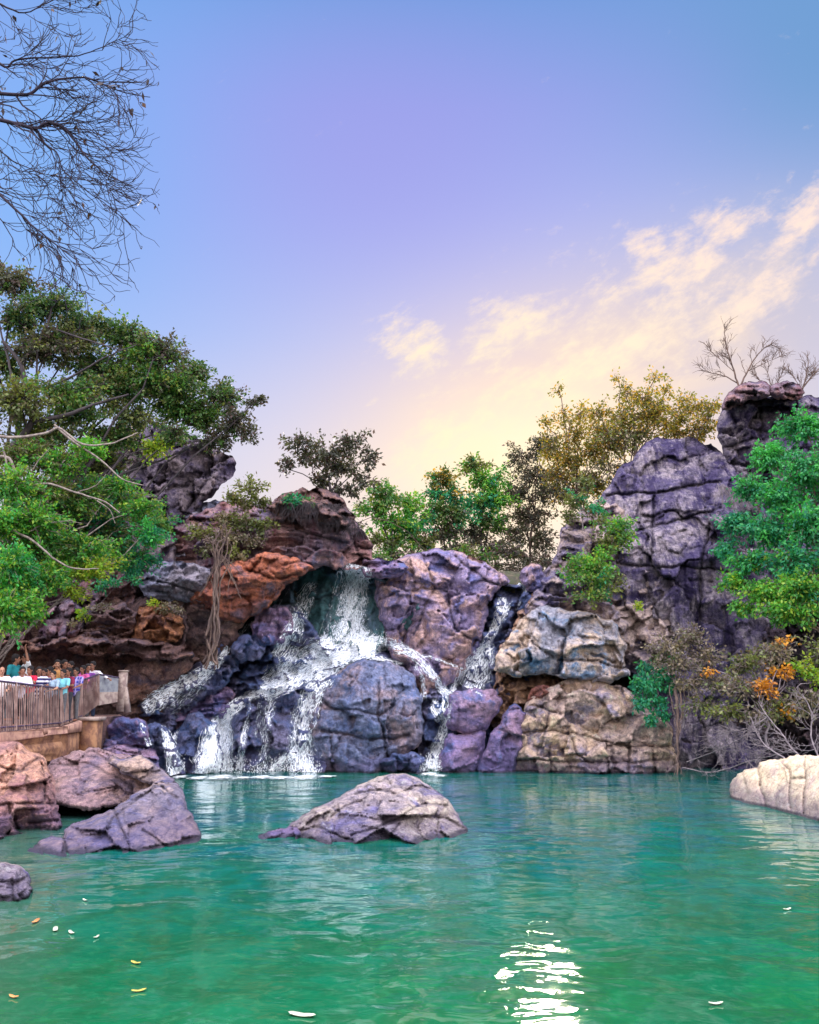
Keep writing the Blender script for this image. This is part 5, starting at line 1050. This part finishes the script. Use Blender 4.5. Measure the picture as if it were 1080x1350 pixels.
# people: one continuous body each (tapered limbs fused by a voxel remesh), with hair and clothes as children
def cone(p, q, r0, r1, seg=12):
    p, q = np.array(p, float), np.array(q, float); d = q-p; L_ = np.linalg.norm(d)+1e-9; d = d/L_
    ref = np.array([0, 0, 1.]) if abs(d[2]) < .9 else np.array([1., 0, 0]); a = np.cross(d, ref); a /= np.linalg.norm(a); b = np.cross(d, a)
    rings = []; 
    for t in np.linspace(-math.pi/2, 0, 5)[1:]: rings.append((p+d*r0*math.sin(t), r0*math.cos(t)))
    for t in np.linspace(0, math.pi/2, 5)[:-1]: rings.append((q+d*r1*math.sin(t), r1*math.cos(t)))
    an = np.arange(seg)*2*math.pi/seg; V = np.concatenate([c+r*(np.cos(an)[:, None]*a+np.sin(an)[:, None]*b) for c, r in rings]+[(p-d*r0)[None], (q+d*r1)[None]])
    F_ = []; n = len(rings)
    for k in range(n-1):
        for j in range(seg): j2 = (j+1) % seg; F_.append([k*seg+j, k*seg+j2, (k+1)*seg+j2, (k+1)*seg+j])
    for j in range(seg): j2 = (j+1) % seg; F_.append([n*seg, j2, j]); F_.append([n*seg+1, (n-1)*seg+j, (n-1)*seg+j2])
    return V, F_
def ell(c, r, rot=None, seg=16):
    V, F_ = cone((0, 0, -1e-4), (0, 0, 1e-4), 1, 1, seg); V = V*np.array(r); V = V@rot.T if rot is not None else V; return V+np.array(c), F_
def fuse(name, shapes, mat, root, vox=.014, sm=4, warp=None):
    V, F_, o = [], [], 0
    for v, f in shapes: V.append(v); F_ += [[i+o for i in q] for q in f]; o += len(v)
    ob = mesh(name+'_tmp', np.concatenate(V), F_, link=True)
    r = ob.modifiers.new('r', 'REMESH'); r.mode = 'VOXEL'; r.voxel_size = vox; s_ = ob.modifiers.new('s', 'SMOOTH'); s_.iterations = sm; s_.factor = .5
    dg = bpy.context.evaluated_depsgraph_get(); me = bpy.data.meshes.new_from_object(ob.evaluated_get(dg)); old = ob.data
    bpy.data.objects.remove(ob); bpy.data.meshes.remove(old); me.name = name
    me.materials.clear(); me.materials.append(mat); me.polygons.foreach_set('use_smooth', np.ones(len(me.polygons), bool))
    o_ = bpy.data.objects.new(name, me); C.objects.link(o_); o_.parent = root; return o_
skins = [plain('brown_skin', S(150, 104, 84), .55, S(132, 88, 70), 3, bump=.02), plain('tan_skin', S(182, 136, 112), .55, S(160, 114, 94), 3, bump=.02)]
hair_m = plain('black_hair', (.008, .006, .008, 1), .9, (.02, .015, .018, 1), 60); grey_hair = plain('thin_grey_hair', S(150, 130, 120), .6)
eye_m = plain('dark_eye', (.01, .008, .008, 1), .2); lip_m = plain('lips', S(140, 76, 70), .5)
def A(*q): return np.array(q, float)
def person(loc, yaw, label, shirt, trousers, pose='rest', skin=0, h=1.62, hair='short', turn=0, sleeve='half', group='visitors behind the railing', fem=False):
    """pose: where the hands are: rest (on the rail), down, up, camera, reach, cross"""
    root = empty('person', loc, label, 'person', group); root.rotation_euler.z = yaw; s = h/1.65; sh = .175 if fem else .195
    J = {'pel': A(0, .02, .90), 'che': A(0, 0, 1.22), 'neck': A(0, -.01, 1.38), 'head': A(0, -.035, 1.53)}
    arms = {'rest': ((A(.26, -.10, 1.12), A(.20, -.36, 1.05)), (A(-.26, -.10, 1.12), A(-.18, -.36, 1.05))),
            'down': ((A(.26, .0, 1.08), A(.27, -.08, .84)), (A(-.26, .0, 1.08), A(-.27, -.08, .84))),
            'camera': ((A(.27, -.14, 1.20), A(.09, -.30, 1.42)), (A(-.27, -.14, 1.20), A(-.09, -.30, 1.42))),
            'up': ((A(.28, -.06, 1.48), A(.24, -.12, 1.74)), (A(-.26, -.08, 1.12), A(-.2, -.30, 1.05))),
            'reach': ((A(.40, -.16, 1.24), A(.66, -.26, 1.16)), (A(-.24, -.16, 1.14), A(-.10, -.38, 1.05))),
            'cross': ((A(.27, -.06, 1.12), A(.02, -.24, 1.16)), (A(-.27, -.06, 1.12), A(-.02, -.24, 1.12)))}[pose]
    B = [ell(J['pel'], (.155, .105, .12)), cone(J['pel'], J['che'], .125, .135), ell(A(0, 0, 1.20), (.165, .105, .17)), cone(A(-.11, 0, 1.335), A(.11, 0, 1.335), .055, .055), cone(J['che'], J['neck'], .06, .052), cone(J['neck'], J['head'], .05, .052)]
    hr = Matrix.Rotation(turn, 3, 'Z'); H = np.array(hr); hc = J['head']
    def hp(x_, y_, z_): return hc+H@A(x_, y_, z_)
    B += [ell(hp(0, .008, .03), (.074, .092, .098), H), ell(hp(0, -.022, -.05), (.054, .062, .062), H), ell(hp(0, -.055, -.085), (.026, .026, .024), H), cone(hp(0, -.082, .012), hp(0, -.100, -.022), .010, .015), ell(hp(.076, .012, .0), (.012, .02, .03), H), ell(hp(-.076, .012, .0), (.012, .02, .03), H),
          cone(hp(-.035, -.082, .035), hp(.035, -.082, .035), .010, .010)]
    B = B+[]; SH = [cone(J['pel']+A(0, 0, -.02), J['che'], .142, .150), ell(A(0, 0, 1.20), (.182, .122, .18)), cone(A(-.12, 0, 1.335), A(.12, 0, 1.335), .068, .068)]
    for sx, (el, ha) in ((1, arms[0]), (-1, arms[1])):
        so = A(sx*sh, 0, 1.335); B += [cone(so, el, .048, .038), cone(el, ha, .038, .025)]
        d = ha-el; d /= np.linalg.norm(d); up = A(0, 0, 1) if abs(d[2]) < .8 else A(0, -1, 0); a = np.cross(d, up); a /= np.linalg.norm(a); n_ = np.cross(a, d)
        pc = ha+d*.055; B += [cone(ha, ha+d*.09+a*.016, .022, .019), cone(ha, ha+d*.09-a*.016, .022, .019)]
        for k, (o2, l_) in enumerate(((-.030, .060), (-.011, .072), (.010, .068), (.030, .052))):
            k0 = ha+d*.088+a*o2; k1 = k0+d*l_*.55-n_*.012; B += [cone(k0, k1, .0105, .0095), cone(k1, k1+d*l_*.32-n_*.03, .0095, .008)]
        th = ha+d*.03-a*.028*sx; B += [cone(th, th+d*.04-a*.03*sx, .013, .011), cone(th+d*.04-a*.03*sx, th+d*.07-a*.032*sx, .011, .009)]
        SH.append(cone(so, so+(el-so)*(.98 if sleeve == 'long' else .72), .066, .054))
        if sleeve == 'long': SH.append(cone(el, el+(ha-el)*.85, .054, .040))
        B += [cone(A(sx*.085, .01, .88), A(sx*.095, -.01, .48), .082, .055), cone(A(sx*.095, -.01, .48), A(sx*.10, .03, .08), .052, .034), cone(A(sx*.10, .035, .045), A(sx*.11, -.13, .03), .035, .03)]
    B = [(v*s, f) for v, f in B]; SH = [(v*s, f) for v, f in SH]
    fuse('body', B, skins[skin], root, .0135, 3)
    fuse('shirt', SH, shirt, root, .022, 3)
    TR = [(v*s, f) for v, f in [ell(J['pel']+A(0, 0, -.01), (.168, .120, .115))]+[q for sx in (1, -1) for q in (cone(A(sx*.085, .01, .88), A(sx*.097, -.01, .48), .095, .068), cone(A(sx*.097, -.01, .48), A(sx*.10, .03, .10), .068, .055))]]
    fuse('trousers', TR, trousers, root, .025, 2)
    if hair:
        HV = [(lambda v, f: (v, f))(*ell(hp(0, .024, .052), (.092, .098, .098), H)), ell(hp(0, -.030, .088), (.062, .050, .036), H), ell(hp(0, .05, -.01), (.07, .06, .07), H)]
        if hair == 'long': HV += [cone(hp(0, .07, -.02), hp(0, .09, -.22), .065, .045), cone(hp(.065, .03, .0), hp(.07, .04, -.14), .025, .018), cone(hp(-.065, .03, .0), hp(-.07, .04, -.14), .025, .018)]
        if hair == 'bald': HV = [cone(hp(.07, .03, .0), hp(-.07, .03, .0), .024, .024), cone(hp(.06, .06, .0), hp(-.06, .06, .0), .04, .04)]
        fuse('hair', [(v*s, f) for v, f in HV], grey_hair if hair == 'bald' else hair_m, root, .015, 3)
    for sx in (1, -1):
        v, f = ell(hp(sx*.031, -.076, .012), (.011, .008, .008), H, 8); e_ = mesh('eye', v*s, f, eye_m); e_.parent = root
    v, f = ell(hp(0, -.083, -.050), (.024, .007, .007), H, 8); m_ = mesh('mouth', v*s, f, lip_m); m_.parent = root
    return root
def cloth(name, c, stripe=None, kind=None):
    m, g, b, _ = newmat(name); ob = g.n('ShaderNodeTexCoord').outputs['Object']; b.inputs['Roughness'].default_value = .85
    n1 = g.noise(ob, 9, 3, .6); base_ = g.mix(g.ss(n1, .35, .65), c, tuple(q*.82 for q in c[:3])+(1,))
    if stripe:
        x_, y_, z_ = g.sep(ob); f = g.m('GREATER_THAN', g.m('FRACT', g.m('MULTIPLY', z_, 9)), .55)
        if kind == 'plaid': f = g.m('MAXIMUM', g.m('MULTIPLY', f, .7), g.m('GREATER_THAN', g.m('FRACT', g.m('MULTIPLY', x_, 12)), .6))
        base_ = g.mix(f, base_, stripe)
    g.put(b.inputs['Base Color'], base_); g.put(b.inputs['Normal'], g.bump(n1, .5, .05)); return m
TRO = [plain('dark_trousers', (.03, .03, .045, 1), .8), plain('grey_trousers', (.12, .12, .14, 1), .8), plain('blue_trousers', (.04, .07, .16, 1), .8)]
PE = [  # px of head, py of head, Y, shirt, pose, yaw deg, skin, hair, label, sleeve, fem
 (3, 884, 22.6, cloth('white_shirt', S(236, 232, 236)), 'rest', 25, 1, 'bald', 'bald man in a white shirt at the railing, nearest the left frame edge', 'half', 0),
 (20, 868, 24.9, cloth('teal_shirt', S(20, 128, 140)), 'down', 60, 0, 'short', 'tall person in a teal shirt standing at the back behind the bald man', 'half', 0),
 (36, 867, 25.3, cloth('white_tee', S(228, 232, 240)), 'up', -20, 0, 'short', 'person in white at the back raising one arm beside the teal shirt', 'half', 0),
 (30, 884, 23.2, cloth('pale_lilac_shirt', S(222, 218, 240)), 'cross', 15, 0, 'short', 'person in a pale lilac-white shirt looking over the railing, left of the red top', 'long', 0),
 (41, 883, 23.6, cloth('red_top', S(222, 28, 72)), 'camera', -10, 0, 'long', 'woman in a bright red top holding both hands to her face', 'half', 1),
 (52, 884, 24.1, cloth('navy_striped_shirt', S(36, 38, 92), S(220, 220, 236)), 'rest', 20, 0, 'short', 'person in a navy and white striped shirt right of the red top', 'half', 0),
 (59, 886, 24.4, cloth('blue_white_shirt', S(70, 76, 140), S(226, 230, 240)), 'cross', -25, 0, 'short', 'dark-haired person in a blue and white shirt beside the navy stripes', 'half', 0),
 (71, 889, 24.4, cloth('light_blue_shirt', S(160, 186, 214)), 'rest', 10, 1, 'short', 'person in a light blue shirt leaning on the railing in the middle of the group', 'half', 0),
 (76, 875, 26.2, cloth('ochre_top', S(206, 150, 92)), 'camera', 5, 1, 'long', 'person in an ochre top at the back with raised arms', 'half', 1),
 (67, 884, 25.3, cloth('rose_top', S(170, 84, 106)), 'down', -30, 0, 'long', 'person in a dusky rose top half hidden behind the light blue shirt', 'half', 1),
 (84, 887, 25.0, cloth('turquoise_shirt', S(130, 208, 226)), 'rest', -15, 0, 'short', 'person in a turquoise shirt leaning on the railing', 'half', 0),
 (85, 875, 26.7, cloth('black_shirt', S(44, 42, 56)), 'down', 20, 0, 'short', 'person in black standing at the back right of the ochre top', 'half', 0),
 (92, 885, 25.6, cloth('maroon_top', S(134, 30, 70)), 'cross', 0, 0, 'long', 'woman in a maroon top between the turquoise and plaid shirts', 'half', 1),
 (101, 885, 26.0, cloth('blue_plaid_shirt', S(60, 66, 170), S(170, 160, 220), 'plaid'), 'rest', -20, 0, 'short', 'person in a blue and violet plaid shirt at the corner of the railing', 'half', 0),
 (94, 877, 27.4, cloth('dark_green_shirt', S(50, 66, 62)), 'down', -10, 0, 'short', 'dark-clothed person at the back between the maroon and plaid shirts', 'half', 0),
 (110, 882, 28.0, cloth('pink_top', S(228, 100, 170)), 'rest', -15, 0, 'long', 'woman in a pink top behind the far railing', 'half', 1),
 (116, 880, 28.9, cloth('purple_top', S(120, 60, 150)), 'down', 15, 0, 'short', 'person in a purple top between the pink top and the reaching white shirt', 'half', 0),
 (123, 877, 29.2, cloth('white_long_shirt', S(238, 234, 244)), 'reach', -10, 0, 'short', 'person in a white long-sleeved shirt stretching an arm along the far railing', 'long', 0),
]
for i, (px, py, Y, sh_, pose, yw, sk, hr_, lb, slv, fem) in enumerate(PE):
    hp_ = P(px, py, Y); fl = 1.95 if Y < 26 else 2.02; h = min(1.86, max(1.45, (hp_.z-fl)/1.555*1.65)); fz = hp_.z-1.555*h/1.65
    person((hp_.x, Y, fz), R(yw*1.0+(0 if pose == 'reach' else [0, 25, -30, 12, -8][i % 5])), lb, sh_, TRO[i % 3], pose, sk, h, hr_, R(yw*.5), slv, fem=bool(fem))
# floating leaves and litter
FLm = [plain('floating_yellow_leaf', S(206, 190, 90), .6), plain('floating_pale_leaf', S(220, 222, 200), .5), plain('floating_orange_scrap', S(226, 150, 90), .6)]
for i, (px, py, sz, k, lb) in enumerate([(47, 1216, .10, 2, 'orange scrap floating in the shallows near the corner rock'), (73, 1227, .10, 1, 'pale leaf floating right of the orange scrap'), (94, 1231, .08, 1, 'small pale leaf floating farthest right of the orange scrap group'),
        (179, 1271, .07, 0, 'yellow-green leaf floating alone on the green water, upper one'), (183, 1308, .07, 0, 'yellow leaf floating alone near the bottom left, lower one'), (112, 1188, .06, 1, 'pale leaf floating above the scrap, off the corner rock'),
        (398, 1340, .13, 1, 'white leaf floating at the bottom edge left of the glints'), (1038, 1200, .07, 1, 'pale leaf floating on the right side of the pool'), (944, 1325, .07, 1, 'tiny pale leaf floating near the bottom right'), (127, 1237, .05, 1, 'tiny pale fleck floating between the scrap and the shore'), (18, 1316, .06, 2, 'reddish fleck floating at the bottom left edge')]):
    p0 = Pw(px, py); a = np.linspace(0, 2*math.pi, 12, endpoint=False); r_ = sz*(.75+.25*np.cos(2*a)); th = rs_.uniform(0, 3)
    ex, ey = np.cos(a)*r_, np.sin(a)*r_*.5; V_ = np.stack([ex*math.cos(th)-ey*math.sin(th), ex*math.sin(th)+ey*math.cos(th), .012+.012*np.cos(a)**2], 1); V_ = np.concatenate([V_, [[0, 0, .006]], V_-[0, 0, .006], [[0, 0, 0]]])
    F_ = [[j, (j+1) % 12, 12] for j in range(12)]+[[13+(j+1) % 12, 13+j, 25] for j in range(12)]+[[j, 13+j, 13+(j+1) % 12, (j+1) % 12] for j in range(12)]
    o = mesh('floating_leaf', V_, F_, FLm[k], loc=None); o.location = (p0.x, p0.y, 0.005); tag(o, lb, 'leaf', 'litter floating on the pool')
print('all', round(time.time()-T0, 1))
